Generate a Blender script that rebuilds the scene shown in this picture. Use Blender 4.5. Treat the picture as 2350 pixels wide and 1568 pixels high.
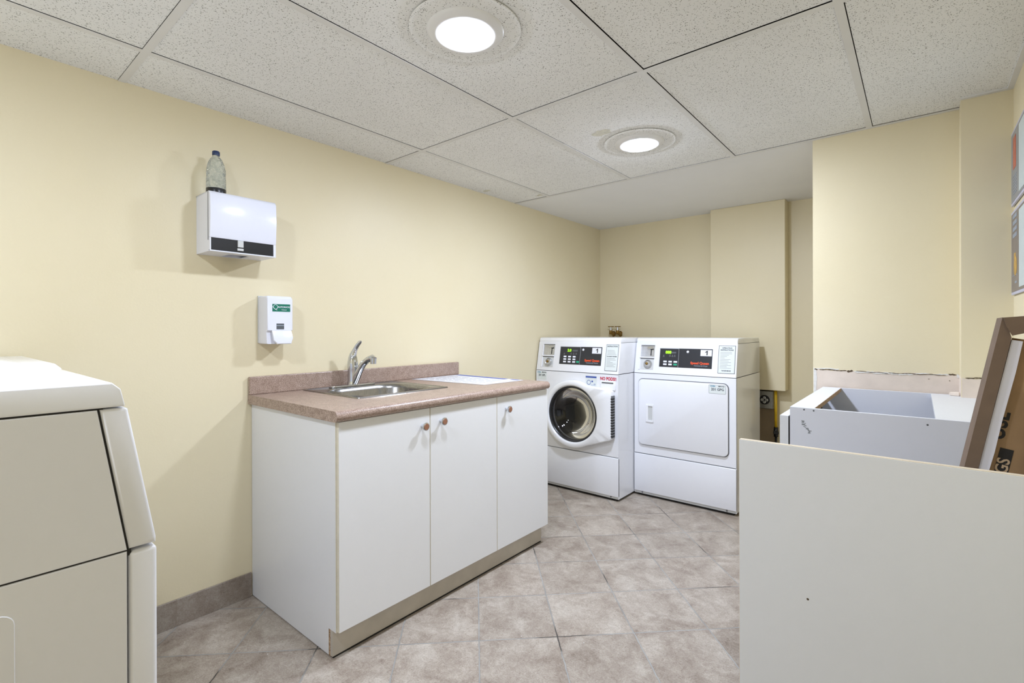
import bpy, bmesh, math, random
from mathutils import Vector, Matrix
random.seed(7)
PI = math.pi
sc = bpy.context.scene
C = sc.collection
for o in list(bpy.data.objects):
    bpy.data.objects.remove(o)

# ---------------------------------------------------------------- camera, world, exposure
CAM_H = 1.2
cam_d = bpy.data.cameras.new('camera')
cam = bpy.data.objects.new('camera', cam_d)
C.objects.link(cam)
cam_d.sensor_width = 36
cam_d.lens = 1127.45 / 2350 * 36
cam_d.shift_y = -25 / 2350
cam_d.clip_start = 0.02
yaw, pitch, roll = (math.radians(a) for a in (39.6517, -0.0766, -0.1629))
fwd = Vector((-math.sin(yaw) * math.cos(pitch), math.cos(yaw) * math.cos(pitch), math.sin(pitch)))
rt = Vector((math.cos(yaw), math.sin(yaw), 0))
up = rt.cross(fwd)
r2 = math.cos(roll) * rt + math.sin(roll) * up
u2 = -math.sin(roll) * rt + math.cos(roll) * up
cam.matrix_world = Matrix(((r2.x, u2.x, -fwd.x, 0), (r2.y, u2.y, -fwd.y, 0), (r2.z, u2.z, -fwd.z, CAM_H), (0, 0, 0, 1)))
sc.camera = cam

w = bpy.data.worlds.new('world')
sc.world = w
w.use_nodes = True
w.node_tree.nodes['Background'].inputs[0].default_value = (0.9, 0.95, 1, 1)
w.node_tree.nodes['Background'].inputs[1].default_value = 0.02

sc.view_settings.view_transform = 'Standard'
sc.view_settings.look = 'None'
sc.view_settings.gamma = 1
sc.view_settings.use_curve_mapping = False
sc.view_settings.exposure = 2.04
LAMP_STRENGTH = 70.0

# ---------------------------------------------------------------- helpers
def lin(c):
    c = c / 255
    return c / 12.92 if c <= 0.04045 else ((c + 0.055) / 1.055) ** 2.4
def rgb(r, g, b): return (lin(r), lin(g), lin(b), 1)

class NT:
    def __init__(s, name):
        s.m = bpy.data.materials.new(name); s.m.use_nodes = True
        s.t = s.m.node_tree; s.b = s.t.nodes['Principled BSDF']
    def n(s, typ, **kw):
        nd = s.t.nodes.new(typ)
        for k, v in kw.items():
            setattr(nd, k, v)
        return nd
    def l(s, a, b): s.t.links.new(a, b)
    def val(s, sock, v):
        if hasattr(v, 'is_output') or isinstance(v, bpy.types.NodeSocket): s.l(v, sock)
        else: sock.default_value = v
    def math(s, op, a, b=0.0, c=None, clamp=False):
        nd = s.n('ShaderNodeMath', operation=op); nd.use_clamp = clamp
        s.val(nd.inputs[0], a); s.val(nd.inputs[1], b)
        if c is not None: s.val(nd.inputs[2], c)
        return nd.outputs[0]
    def coord(s, which='Object'):
        return s.n('ShaderNodeTexCoord').outputs[which]
    def noise(s, vec, scale, detail=3, rough=0.5, dist=0.0):
        nd = s.n('ShaderNodeTexNoise'); nd.inputs['Scale'].default_value = scale
        nd.inputs['Detail'].default_value = detail; nd.inputs['Roughness'].default_value = rough
        nd.inputs['Distortion'].default_value = dist
        s.l(vec, nd.inputs['Vector']); return nd.outputs['Fac']
    def scale(s, vec, v):
        nd = s.n('ShaderNodeMapping'); nd.inputs['Scale'].default_value = v
        s.l(vec, nd.inputs['Vector']); return nd.outputs[0]
    def ramp(s, fac, stops):
        nd = s.n('ShaderNodeValToRGB'); e = nd.color_ramp.elements
        while len(e) < len(stops): e.new(0.5)
        for i, (p, c) in enumerate(stops):
            e[i].position = p; e[i].color = c
        s.l(fac, nd.inputs[0]); return nd.outputs[0]
    def mix(s, fac, a, b):
        nd = s.n('ShaderNodeMix', data_type='RGBA')
        s.val(nd.inputs[0], fac); s.val(nd.inputs[6], a); s.val(nd.inputs[7], b)
        return nd.outputs[2]
    def bump(s, h, strength=0.2, dist=0.01):
        nd = s.n('ShaderNodeBump'); nd.inputs['Strength'].default_value = strength
        nd.inputs['Distance'].default_value = dist
        s.l(h, nd.inputs['Height']); s.l(nd.outputs[0], s.b.inputs['Normal'])

def mat(name, col, rough=0.5, metal=0.0, spec=0.5, var=0.03, vs=4.0, bump=0.0, bs=200.0, emit=None, es=0.0, coat=0.0):
    k = NT(name)
    v = k.coord()
    n = k.noise(v, vs, 4)
    a = tuple(min(1, c * (1 - var)) for c in col[:3]) + (1,)
    b = tuple(min(1, c * (1 + var)) for c in col[:3]) + (1,)
    k.l(k.ramp(n, [(0.3, a), (0.7, b)]), k.b.inputs['Base Color'])
    k.b.inputs['Roughness'].default_value = rough
    k.b.inputs['Metallic'].default_value = metal
    k.b.inputs['Specular IOR Level'].default_value = spec
    k.b.inputs['Coat Weight'].default_value = coat
    if bump: k.bump(k.noise(v, bs, 3), bump, 0.002)
    if emit:
        k.b.inputs['Emission Color'].default_value = emit
        k.b.inputs['Emission Strength'].default_value = es
    return k.m

M = {}
def wall_mat():
    k = NT('yellow_wall_paint'); v = k.coord()
    n1 = k.noise(v, 1.3, 4); n2 = k.noise(v, 9, 5)
    base = k.ramp(n1, [(0.3, rgb(228, 216, 182)), (0.7, rgb(232, 221, 190))])
    c = k.mix(k.math('MULTIPLY', n2, 0.10), base, rgb(226, 211, 168))
    k.l(c, k.b.inputs['Base Color'])
    k.b.inputs['Roughness'].default_value = 0.42
    k.b.inputs['Specular IOR Level'].default_value = 0.3
    h = k.math('ADD', k.noise(v, 140, 4), k.math('MULTIPLY', k.noise(v, 7, 3), 1.5))
    k.bump(h, 0.08, 0.003)
    return k.m
M['wall'] = wall_mat()

def tile_mat(name, grid=True):
    k = NT(name); v = k.coord()
    sep = k.n('ShaderNodeSeparateXYZ'); k.l(v, sep.inputs[0]); X, Y = sep.outputs[0], sep.outputs[1]
    a = math.radians(44.0); c, s = math.cos(a), math.sin(a)
    wob = k.math('MULTIPLY', k.math('SUBTRACT', k.noise(v, 35, 2), 0.5), 0.006)
    U = k.math('ADD', k.math('ADD', k.math('MULTIPLY', X, c), k.math('MULTIPLY', Y, s)), -0.93)
    V = k.math('ADD', k.math('ADD', k.math('MULTIPLY', X, -s), k.math('MULTIPLY', Y, c)), -2.205)
    T = 0.3055
    Us = k.math('DIVIDE', k.math('ADD', U, wob), T); Vs = k.math('DIVIDE', k.math('ADD', V, wob), T)
    du = k.math('ABSOLUTE', k.math('SUBTRACT', Us, k.math('ROUND', Us)))
    dv = k.math('ABSOLUTE', k.math('SUBTRACT', Vs, k.math('ROUND', Vs)))
    d = k.math('MULTIPLY', k.math('MINIMUM', du, dv), T)         # metres from the nearest joint
    comb = k.n('ShaderNodeCombineXYZ'); k.l(k.math('FLOOR', Us), comb.inputs[0]); k.l(k.math('FLOOR', Vs), comb.inputs[1])
    wn = k.n('ShaderNodeTexWhiteNoise', noise_dimensions='2D'); k.l(comb.outputs[0], wn.inputs['Vector'])
    off = k.n('ShaderNodeVectorMath', operation='MULTIPLY_ADD')
    k.l(wn.outputs['Color'], off.inputs[0]); off.inputs[1].default_value = (7, 7, 7); k.l(v, off.inputs[2])
    big = k.noise(off.outputs[0], 7, 6, 0.6, 0.6); mid = k.noise(off.outputs[0], 42, 8, 0.72, 1.2); fine = k.noise(v, 190, 5, 0.75)
    f = k.math('ADD', k.math('ADD', k.math('MULTIPLY', big, 0.42), k.math('MULTIPLY', mid, 0.32)), k.math('MULTIPLY', fine, 0.36))
    col = k.ramp(f, [(0.38, rgb(104, 90, 76)), (0.46, rgb(144, 129, 114)), (0.56, rgb(172, 159, 144)), (0.68, rgb(202, 193, 179))])
    tone = k.math('ADD', k.math('MULTIPLY', wn.outputs['Value'], 0.14), 0.90)
    hs = k.n('ShaderNodeHueSaturation'); k.l(tone, hs.inputs['Value']); hs.inputs['Saturation'].default_value = 0.95; k.l(col, hs.inputs['Color'])
    speck = k.math('LESS_THAN', k.noise(v, 95, 4, 0.7), 0.345)
    col2 = k.mix(k.math('MULTIPLY', speck, 0.35), hs.outputs[0], rgb(96, 84, 76))
    if grid:
        joint = k.math('LESS_THAN', d, 0.0022)
        edge = k.math('SUBTRACT', 1.0, k.math('DIVIDE', d, 0.006), clamp=True)
        col2 = k.mix(k.math('MULTIPLY', edge, 0.30), col2, rgb(104, 92, 82))
        jc = k.ramp(k.noise(v, 3.5, 3), [(0.38, rgb(70, 66, 62)), (0.42, rgb(138, 137, 133)), (0.6, rgb(170, 170, 166))])
        col2 = k.mix(joint, col2, jc)
        hgt = k.math('MULTIPLY', k.math('MINIMUM', k.math('DIVIDE', d, 0.004), 1.0), 1.0)
        k.bump(k.math('ADD', hgt, k.math('MULTIPLY', mid, 0.5)), 0.35, 0.0015)
    else:
        col2 = k.mix(0.35, col2, rgb(92, 80, 72))  # skirting darker than the floor: dim grazing light put into the tile colour
        k.bump(mid, 0.2, 0.001)
    k.l(col2, k.b.inputs['Base Color'])
    k.l(k.math('ADD', k.math('MULTIPLY', mid, 0.25), 0.30), k.b.inputs['Roughness'])
    return k.m
M['floor'] = tile_mat('mottled_floor_tile')
M['base_tile'] = tile_mat('mottled_base_tile_shaded', False)

def ceil_mat():
    k = NT('pitted_mineral_tile'); v = k.coord()
    def pits(scale, th, stretch):
        vv = k.scale(v, stretch)
        dn = k.n('ShaderNodeTexNoise'); dn.inputs['Scale'].default_value = 60; k.l(v, dn.inputs['Vector'])
        mx = k.n('ShaderNodeMix', data_type='VECTOR'); mx.inputs[0].default_value = 0.012
        k.l(vv, mx.inputs[4]); k.l(dn.outputs['Color'], mx.inputs[5])
        vo = k.n('ShaderNodeTexVoronoi'); vo.inputs['Scale'].default_value = scale
        k.l(mx.outputs[1], vo.inputs['Vector'])
        sepc = k.n('ShaderNodeSeparateColor'); k.l(vo.outputs['Color'], sepc.inputs[0])
        t = k.math('MULTIPLY', sepc.outputs[0], th)
        return k.math('LESS_THAN', vo.outputs['Distance'], t)
    p = k.math('MAXIMUM', pits(160, 0.34, (1, 1, 1)), pits(230, 0.30, (1, 0.75, 1)))
    base = k.ramp(k.noise(v, 2.0, 3), [(0.3, rgb(236, 236, 234)), (0.7, rgb(243, 243, 241))])
    k.l(k.mix(k.math('MULTIPLY', p, 0.72), base, rgb(112, 108, 100)), k.b.inputs['Base Color'])
    k.b.inputs['Roughness'].default_value = 0.95
    k.b.inputs['Specular IOR Level'].default_value = 0.1
    k.bump(k.math('ADD', k.math('MULTIPLY', p, -1.0), k.math('MULTIPLY', k.noise(v, 300, 2), 0.4)), 0.4, 0.0015)
    return k.m
M['ceil'] = ceil_mat()

def laminate():
    k = NT('taupe_laminate'); v = k.coord()
    f = k.math('ADD', k.math('MULTIPLY', k.noise(v, 300, 3, 0.7), 0.85), k.math('MULTIPLY', k.noise(v, 40, 3), 0.15))
    k.l(k.ramp(f, [(0.38, rgb(124, 102, 88)), (0.5, rgb(162, 139, 124)), (0.62, rgb(196, 175, 160))]), k.b.inputs['Base Color'])
    k.b.inputs['Roughness'].default_value = 0.36
    return k.m
M['laminate'] = laminate()

def chip():
    k = NT('chipboard'); v = k.coord()
    k.l(k.ramp(k.noise(v, 180, 4, 0.7), [(0.35, rgb(120, 92, 66)), (0.5, rgb(176, 146, 112)), (0.65, rgb(206, 180, 146))]), k.b.inputs['Base Color'])
    k.b.inputs['Roughness'].default_value = 0.9
    return k.m
M['chip'] = chip()

def melamine(name, col, marks=True):
    k = NT(name); v = k.coord()
    n = k.ramp(k.noise(v, 3, 4), [(0.3, tuple(c * 0.985 for c in col[:3]) + (1,)), (0.7, col)])
    if marks:
        sp = k.math('GREATER_THAN', k.noise(v, 45, 5, 0.75), 0.735)
        reg = k.math('GREATER_THAN', k.noise(v, 2.2, 1), 0.50)
        n = k.mix(k.math('MULTIPLY', k.math('MULTIPLY', sp, reg), 0.30), n, rgb(150, 146, 138))
    k.l(n, k.b.inputs['Base Color']); k.b.inputs['Roughness'].default_value = 0.38
    k.b.inputs['Specular IOR Level'].default_value = 0.4
    k.bump(k.noise(v, 90, 3), 0.05, 0.001)
    return k.m
M['mel'] = melamine('white_melamine', rgb(226, 228, 231))
M['mel_clean'] = melamine('white_melamine_door', rgb(236, 236, 235), False)
M['mel_blue'] = melamine('cool_white_melamine', rgb(222, 224, 232), False)
M['edge'] = mat('cream_edge_band', rgb(222, 208, 184), 0.6, vs=40, var=0.08)
M['edge_door'] = mat('pale_edge_band', rgb(224, 216, 194), 0.6, vs=40, var=0.05)
M['toe'] = mat('grey_toe_board', rgb(196, 188, 174), 0.55, vs=12, var=0.07)
M['paint'] = mat('white_enamel', rgb(238, 239, 243), 0.22, spec=0.5, var=0.008, coat=0.3)
M['paint_lid'] = mat('white_enamel_lid', rgb(243, 244, 247), 0.18, spec=0.5, var=0.006, coat=0.3)
M['paint_beige'] = mat('bisque_enamel', rgb(205, 199, 184), 0.28, spec=0.4, var=0.02, vs=2)
M['pl_white'] = mat('white_plastic', rgb(232, 234, 244), 0.25, var=0.01)
M['pl_grey'] = mat('warm_grey_plastic', rgb(206, 207, 205), 0.35, var=0.02)
M['gap'] = mat('dark_gap', rgb(38, 36, 34), 0.8)
M['seam'] = mat('grey_seam', rgb(112, 114, 118), 0.6)
M['black'] = mat('black_plastic', rgb(26, 27, 31), 0.3, var=0.1, vs=30)
M['black_panel'] = mat('black_panel', rgb(40, 42, 48), 0.35)
M['chrome'] = mat('chrome', rgb(205, 208, 214), 0.09, metal=1.0, var=0.02)
M['steel'] = mat('galvanised_steel', rgb(150, 150, 146), 0.4, metal=0.8, var=0.15, vs=30)
M['drum'] = mat('dark_drum_steel', rgb(70, 70, 69), 0.3, metal=0.9, var=0.25, vs=14)
M['silver'] = mat('silver_metal', rgb(196, 197, 198), 0.3, metal=0.7, var=0.1, vs=40)
M['brass'] = mat('old_brass', rgb(140, 112, 58), 0.35, metal=0.8, var=0.2, vs=60)
M['brown_cap'] = mat('brown_knob_face', rgb(150, 104, 78), 0.35, var=0.1, vs=80)
M['plain_ceiling'] = mat('plain_white_ceiling', rgb(236, 236, 236), 0.7, var=0.015, bump=0.05)
M['grid'] = mat('grid_white', rgb(226, 225, 222), 0.55, var=0.03, vs=8)
M['lamp_white'] = mat('lamp_trim_white', rgb(236, 236, 236), 0.35, var=0.01)
M['lens'] = mat('lamp_lens', rgb(255, 255, 255), 0.5, emit=(0.86, 0.955, 1.17, 1), es=LAMP_STRENGTH * 0.74)
M['lens_near'] = mat('lamp_lens_near', rgb(255, 255, 255), 0.5, emit=(0.86, 0.955, 1.17, 1), es=LAMP_STRENGTH * 0.92)
M['lens_far'] = mat('lamp_lens_far', rgb(255, 255, 255), 0.5, emit=(0.86, 0.955, 1.17, 1), es=LAMP_STRENGTH * 1.6)
M['plaster'] = mat('scraped_plaster', rgb(226, 212, 198), 0.85, var=0.06, vs=14, bump=0.25, bs=60)
M['spackle'] = mat('white_spackle', rgb(228, 226, 220), 0.85, var=0.1, vs=60, bump=0.4, bs=200)
M['crack'] = mat('exposed_crack', rgb(92, 78, 60), 0.95, var=0.35, vs=90)
M['card'] = mat('cardboard_brown', rgb(114, 95, 78), 0.9, var=0.07, vs=18, bump=0.15, bs=90)
M['card_in'] = mat('cardboard_inside', rgb(158, 128, 94), 0.9, var=0.08, vs=14, bump=0.15, bs=90)
M['foam'] = mat('white_foam', rgb(218, 216, 224), 0.75, var=0.03, bump=0.1, bs=60)
M['ink'] = mat('black_ink', rgb(30, 26, 24), 0.7)
M['card_text'] = mat('light_print', rgb(196, 170, 140), 0.8)
M['red'] = mat('red_print', rgb(200, 30, 60), 0.5)
M['orange'] = mat('orange_print', rgb(235, 84, 40), 0.5)
M['grey_print'] = mat('grey_print', rgb(150, 158, 168), 0.5)
M['mid_print'] = mat('mid_grey_print', rgb(140, 143, 146), 0.5)
M['dark_print'] = mat('dark_grey_print', rgb(88, 92, 96), 0.5)
M['blue_print'] = mat('blue_print', rgb(70, 92, 168), 0.5)
M['steel_blue'] = mat('steel_blue_print', rgb(96, 150, 172), 0.5)
M['green'] = mat('green_label', rgb(0, 112, 88), 0.45, var=0.05)
M['key_green'] = mat('green_key', rgb(40, 170, 130), 0.45)
M['led'] = mat('lit_display', rgb(160, 215, 40), 0.5, emit=rgb(120, 210, 20), es=0.22)
M['label'] = mat('pale_label', rgb(222, 228, 226), 0.5, var=0.02)
M['paper'] = mat('white_paper', rgb(232, 234, 242), 0.35, var=0.02)
M['poster'] = mat('poster_grey', rgb(132, 136, 142), 0.3, var=0.12, vs=12)
M['poster_dark'] = mat('poster_dark_grey', rgb(116, 106, 104), 0.3, var=0.12, vs=12)
M['poster_pale'] = mat('poster_pale_blue', rgb(206, 220, 222), 0.3, var=0.04, vs=12)
M['ochre'] = mat('ochre_print', rgb(190, 150, 70), 0.5, var=0.2, vs=30)
M['rust'] = mat('rust_print', rgb(190, 104, 80), 0.5, var=0.2, vs=30)
M['lav'] = mat('pale_frame', rgb(196, 196, 214), 0.4)
M['pipe'] = mat('yellow_gas_pipe', rgb(214, 176, 30), 0.4, var=0.08, vs=30)
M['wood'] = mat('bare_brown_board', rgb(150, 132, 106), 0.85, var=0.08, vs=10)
M['navy'] = mat('navy_cap', rgb(38, 58, 98), 0.35)

def steel_brushed():
    k = NT('brushed_sink_steel'); v = k.coord()
    n = k.noise(k.scale(v, (1, 14, 1)), 60, 3)
    k.l(k.ramp(n, [(0.3, rgb(138, 136, 133)), (0.7, rgb(172, 170, 167))]), k.b.inputs['Base Color'])
    k.b.inputs['Metallic'].default_value = 1.0
    k.b.inputs['Roughness'].default_value = 0.24
    return k.m
M['sink'] = steel_brushed()

def glassy(name, tint, trans, rough=0.05, gl=0.10):
    k = NT(name)
    t = k.n('ShaderNodeBsdfTransparent'); t.inputs[0].default_value = tint
    g = k.n('ShaderNodeBsdfGlossy'); g.inputs['Roughness'].default_value = rough
    fr = k.n('ShaderNodeFresnel'); fr.inputs[0].default_value = 1.5
    f = k.math('ADD', fr.outputs[0], gl)
    mx = k.n('ShaderNodeMixShader'); k.l(f, mx.inputs[0]); k.l(t.outputs[0], mx.inputs[1]); k.l(g.outputs[0], mx.inputs[2])
    k.l(mx.outputs[0], k.t.nodes['Material Output'].inputs[0])
    return k.m
M['door_glass'] = glassy('smoked_door_glass', (0.30, 0.30, 0.31, 1), 0.5, 0.04, 0.015)

def bottle_mat():
    k = NT('crinkled_clear_bottle'); v = k.coord()
    k.l(k.ramp(k.noise(v, 90, 3), [(0.35, rgb(196, 206, 208)), (0.6, rgb(240, 246, 248))]), k.b.inputs['Base Color'])
    k.b.inputs['Roughness'].default_value = 0.12
    k.b.inputs['Transmission Weight'].default_value = 0.9
    k.b.inputs['IOR'].default_value = 1.25
    vo = k.n('ShaderNodeTexVoronoi'); vo.inputs['Scale'].default_value = 85; k.l(v, vo.inputs['Vector'])
    k.bump(vo.outputs['Distance'], 0.9, 0.006)
    return k.m
M['bottle'] = bottle_mat()

# ---- geometry
def nb(): return bmesh.new()
def bx(bm, x0, x1, y0, y1, z0, z1, bev=0.0, seg=2, mx=None):
    r = bmesh.ops.create_cube(bm, size=1)
    vs = r['verts']
    S = Matrix.Diagonal((x1 - x0, y1 - y0, z1 - z0, 1))
    T = Matrix.Translation(((x0 + x1) / 2, (y0 + y1) / 2, (z0 + z1) / 2))
    A = T @ S
    if mx is not None: A = mx @ A
    bmesh.ops.transform(bm, matrix=A, verts=vs)
    if bev:
        es = list({e for v in vs for e in v.link_edges})
        bmesh.ops.bevel(bm, geom=es, offset=bev, segments=seg, profile=0.5, affect='EDGES')
    return bm
def prism(bm, pts, f, a, b, bev=0.0, seg=2):
    """polygon pts (2D) extruded between a and b; f(p, q, t) -> Vector"""
    lo = [bm.verts.new(f(p, q, a)) for p, q in pts]
    hi = [bm.verts.new(f(p, q, b)) for p, q in pts]
    fs = [bm.faces.new(lo), bm.faces.new(list(reversed(hi)))]
    n = len(pts)
    for i in range(n):
        fs.append(bm.faces.new([lo[(i + 1) % n], lo[i], hi[i], hi[(i + 1) % n]]))
    bmesh.ops.recalc_face_normals(bm, faces=fs)
    if bev:
        es = [e for e in fs[0].edges] + [e for e in fs[1].edges]
        bmesh.ops.bevel(bm, geom=list(set(es)), offset=bev, segments=seg, profile=0.5, affect='EDGES')
    return bm
FX = lambda p, q, t: Vector((t, p, q))     # outline in YZ, extruded along X
FY = lambda p, q, t: Vector((p, t, q))     # outline in XZ, extruded along Y
FZ = lambda p, q, t: Vector((p, q, t))     # outline in XY, extruded along Z
def lathe(bm, prof, seg=32, mx=None, cap=True):
    rings = []
    for r, z in prof:
        if r < 1e-6: rings.append([bm.verts.new((0, 0, z))])
        else: rings.append([bm.verts.new((r * math.cos(2 * PI * i / seg), r * math.sin(2 * PI * i / seg), z)) for i in range(seg)])
    fs = []
    for a, b in zip(rings, rings[1:]):
        for i in range(seg):
            j = (i + 1) % seg
            if len(a) == 1 and len(b) == 1: continue
            if len(a) == 1: fs.append(bm.faces.new([a[0], b[j], b[i]]))
            elif len(b) == 1: fs.append(bm.faces.new([a[i], a[j], b[0]]))
            else: fs.append(bm.faces.new([a[i], a[j], b[j], b[i]]))
    if cap:
        if len(rings[0]) > 1: fs.append(bm.faces.new(list(reversed(rings[0]))))
        if len(rings[-1]) > 1: fs.append(bm.faces.new(rings[-1]))
    bmesh.ops.recalc_face_normals(bm, faces=fs)
    for f in fs: f.smooth = True
    if mx is not None:
        bmesh.ops.transform(bm, matrix=mx, verts=[v for r in rings for v in r])
    return bm
def tube(bm, pts, radii, seg=14, cap=True):
    pts = [Vector(p) for p in pts]
    if not hasattr(radii, '__len__'): radii = [radii] * len(pts)
    rings = []; ref = None
    for i, p in enumerate(pts):
        d = (pts[min(i + 1, len(pts) - 1)] - pts[max(i - 1, 0)]).normalized()
        if ref is None: ref = Vector((0, 0, 1)) if abs(d.z) < 0.9 else Vector((1, 0, 0))
        a = (ref - ref.dot(d) * d).normalized(); ref = a; b = d.cross(a)
        rr = radii[i]; ra, rb = rr if hasattr(rr, '__len__') else (rr, rr)
        rings.append([bm.verts.new(p + a * ra * math.cos(2 * PI * k / seg) + b * rb * math.sin(2 * PI * k / seg)) for k in range(seg)])
    fs = []
    for a, b in zip(rings, rings[1:]):
        for i in range(seg):
            j = (i + 1) % seg
            fs.append(bm.faces.new([a[i], a[j], b[j], b[i]]))
    for f in fs: f.smooth = True
    if cap:
        fs.append(bm.faces.new(list(reversed(rings[0])))); fs.append(bm.faces.new(rings[-1]))
    bmesh.ops.recalc_face_normals(bm, faces=fs)
    return bm
def cyl(bm, c, axis, r, h, seg=24, r2=None):
    ax = Vector(axis).normalized()
    q = Vector((0, 0, 1)).rotation_difference(ax).to_matrix().to_4x4()
    lathe(bm, [(r, 0), (r if r2 is None else r2, h)], seg, Matrix.Translation(Vector(c)) @ q)
    return bm
def rrect(x0, x1, z0, z1, r, n=6):
    pts = []
    for cx, cz, a0 in ((x1 - r, z0 + r, -90), (x1 - r, z1 - r, 0), (x0 + r, z1 - r, 90), (x0 + r, z0 + r, 180)):
        for i in range(n + 1):
            a = math.radians(a0 + 90 * i / n)
            pts.append((cx + r * math.cos(a), cz + r * math.sin(a)))
    return pts

def wloc(o):
    v = Vector((0, 0, 0))
    while o is not None:
        v += o.location; o = o.parent
    return v
def obj(name, bm, m, parent=None, loc=None, smooth=None, label=None):
    """bm is in world coordinates; links ONE mesh object"""
    me = bpy.data.meshes.new(name)
    o = bpy.data.objects.new(name, me)
    if parent is not None:
        o.parent = parent; off = wloc(parent)
    else:
        if loc is None:
            vs = [v.co for v in bm.verts]
            loc = Vector(((min(v.x for v in vs) + max(v.x for v in vs)) / 2, (min(v.y for v in vs) + max(v.y for v in vs)) / 2, min(v.z for v in vs)))
        o.location = loc; off = Vector(loc)
    bmesh.ops.translate(bm, verts=bm.verts, vec=-off)
    bm.to_mesh(me); bm.free()
    for mm in (m if isinstance(m, (list, tuple)) else [m]): me.materials.append(mm)
    if smooth:
        me.shade_smooth()
        try: me.set_sharp_from_angle(angle=math.radians(smooth))
        except Exception: pass
    C.objects.link(o)
    if label: o['label'] = label
    return o
def thing(name, label, cat, loc, group=None):
    o = bpy.data.objects.new(name, None); C.objects.link(o)
    o.location = loc; o.empty_display_size = 0.05
    o['label'] = label; o['category'] = cat
    if group: o['group'] = group
    return o
def tag(o, label, cat, group=None):
    o['label'] = label; o['category'] = cat
    if group: o['group'] = group
    return o
def struct(name, bm, m, parent=None, smooth=None):
    o = obj(name, bm, m, parent, loc=(0, 0, 0) if parent is None else None, smooth=smooth)
    if parent is None: o['kind'] = 'structure'
    return o
def text_bm(bm, s, size, mx, extrude=0.0003, align='CENTER', bold=0.0, sx=1.0):
    cu = bpy.data.curves.new('t', 'FONT'); cu.body = s; cu.size = size; cu.align_x = align; cu.align_y = 'CENTER'
    cu.extrude = extrude; cu.offset = bold; cu.resolution_u = 3
    to = bpy.data.objects.new('t', cu); C.objects.link(to)
    dg = bpy.context.evaluated_depsgraph_get(); dg.update()
    me = bpy.data.meshes.new_from_object(to.evaluated_get(dg))
    n0 = len(bm.verts); bm.from_mesh(me); bm.verts.ensure_lookup_table()
    bmesh.ops.transform(bm, matrix=mx @ Matrix.Diagonal((sx, 1, 1, 1)), verts=bm.verts[n0:])
    bpy.data.objects.remove(to); bpy.data.meshes.remove(me); bpy.data.curves.remove(cu)
    return bm

# ---------------------------------------------------------------- the room
ZC = 2.148
XL, XR, YB, YF = -2.33, 0.287, -0.75, 4.125
YP, YP2 = 2.868, 2.752             # the two faces of the wall block
PX, PX2 = -0.411, 0.134
H = ZC + 0.12
struct('floor', bx(nb(), XL - 0.15, XR + 0.15, YB - 0.15, YF + 0.15, -0.08, 0), M['floor'])
struct('wall_left', bx(nb(), XL - 0.12, XL, YB - 0.12, YF + 0.12, 0, H), M['wall'])
struct('wall_far', bx(nb(), XL, PX, YF, YF + 0.12, 0, H), M['wall'])
struct('wall_back', bx(nb(), XL, XR, YB - 0.12, YB, 0, H), M['wall'])
struct('wall_right', bx(nb(), XR, XR + 0.12, YB - 0.12, YP2, 0, H), M['wall'])
bm = nb()
prism(bm, [(PX, YP), (PX2, YP), (PX2, YP2), (XR + 0.12, YP2), (XR + 0.12, YF + 0.12), (PX, YF + 0.12)], FZ, 0, H)
struct('wall_inner', bm, M['wall'])

# ceiling: pitted tiles in a grid, plain painted ceiling over the alcove
XB = [-2.009, -1.391, -0.7726, -0.1675]         # right-hand edges of the bars running into the room
YBR = [-0.739, 0.505, 1.711, 2.869]             # far edges of the bars running across
BW = 0.024
bm = nb()
rnd = random.Random(3)
xs = [XL] + XB + [XR]; ys = [-0.739 - 0.0] + YBR[1:]
for i in range(len(xs) - 1):
    for j in range(3):
        x0 = xs[i] + (0, 0.0018, 0.0015, 0.0030, 0.0024)[i]; x1 = xs[i + 1] - (BW if i < 4 else 0)
        y0 = ys[j] + (0.0005, 0.0016, 0.0005)[j]; y1 = ys[j + 1] - BW - (0.0008, 0.003 if i == 3 else 0.0006, 0.0024)[j]
        bx(bm, x0, x1, y0, y1, ZC + rnd.random() * 0.0015, ZC + 0.008)
ceiling = struct('ceiling', bm, M['ceil'])
bm = nb()
bx(bm, XL, XR, YB, YF + 0.1, ZC + 0.045, ZC + 0.12)
struct('void', bm, M['gap'], ceiling)
bm = nb()
bx(bm, XL, PX2, 2.869, YF + 0.1, ZC, ZC + 0.05)
bx(bm, PX2, XR, 2.869, YF + 0.1, ZC, ZC + 0.05)
struct('plain_section', bm, M['plain_ceiling'], ceiling)
for xe in XB:
    bm = nb(); bx(bm, xe - BW, xe, YB, YBR[3] - BW, ZC - 0.002, ZC - 0.0005)
    struct('grid_bar', bm, M['grid'], ceiling)
for ye in YBR:
    bm = nb(); bx(bm, XL, XR if ye < 2.8 else PX2, ye - BW, ye, ZC - 0.0022, ZC - 0.0007)
    struct('grid_bar', bm, M['grid'], ceiling)
bm = nb()
bx(bm, PX2 + 0.001, XR, YP2 - 0.02, YP2, ZC - 0.004, ZC + 0.03)
bx(bm, XR - 0.018, XR, YB, YP2 - 0.02, ZC - 0.004, ZC + 0.03)
struct('wall_angle', bm, M['grid'], ceiling)

# boxed-in chase on the far wall, ends above the floor
bm = nb(); bx(bm, -1.277, -0.749, 4.015, YF, 0.748, ZC, 0.004, 2)
struct('trim_1', bm, M['wall'])
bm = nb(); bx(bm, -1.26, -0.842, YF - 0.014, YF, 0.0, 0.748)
struct('trim_2', bm, M['wood'])
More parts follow.
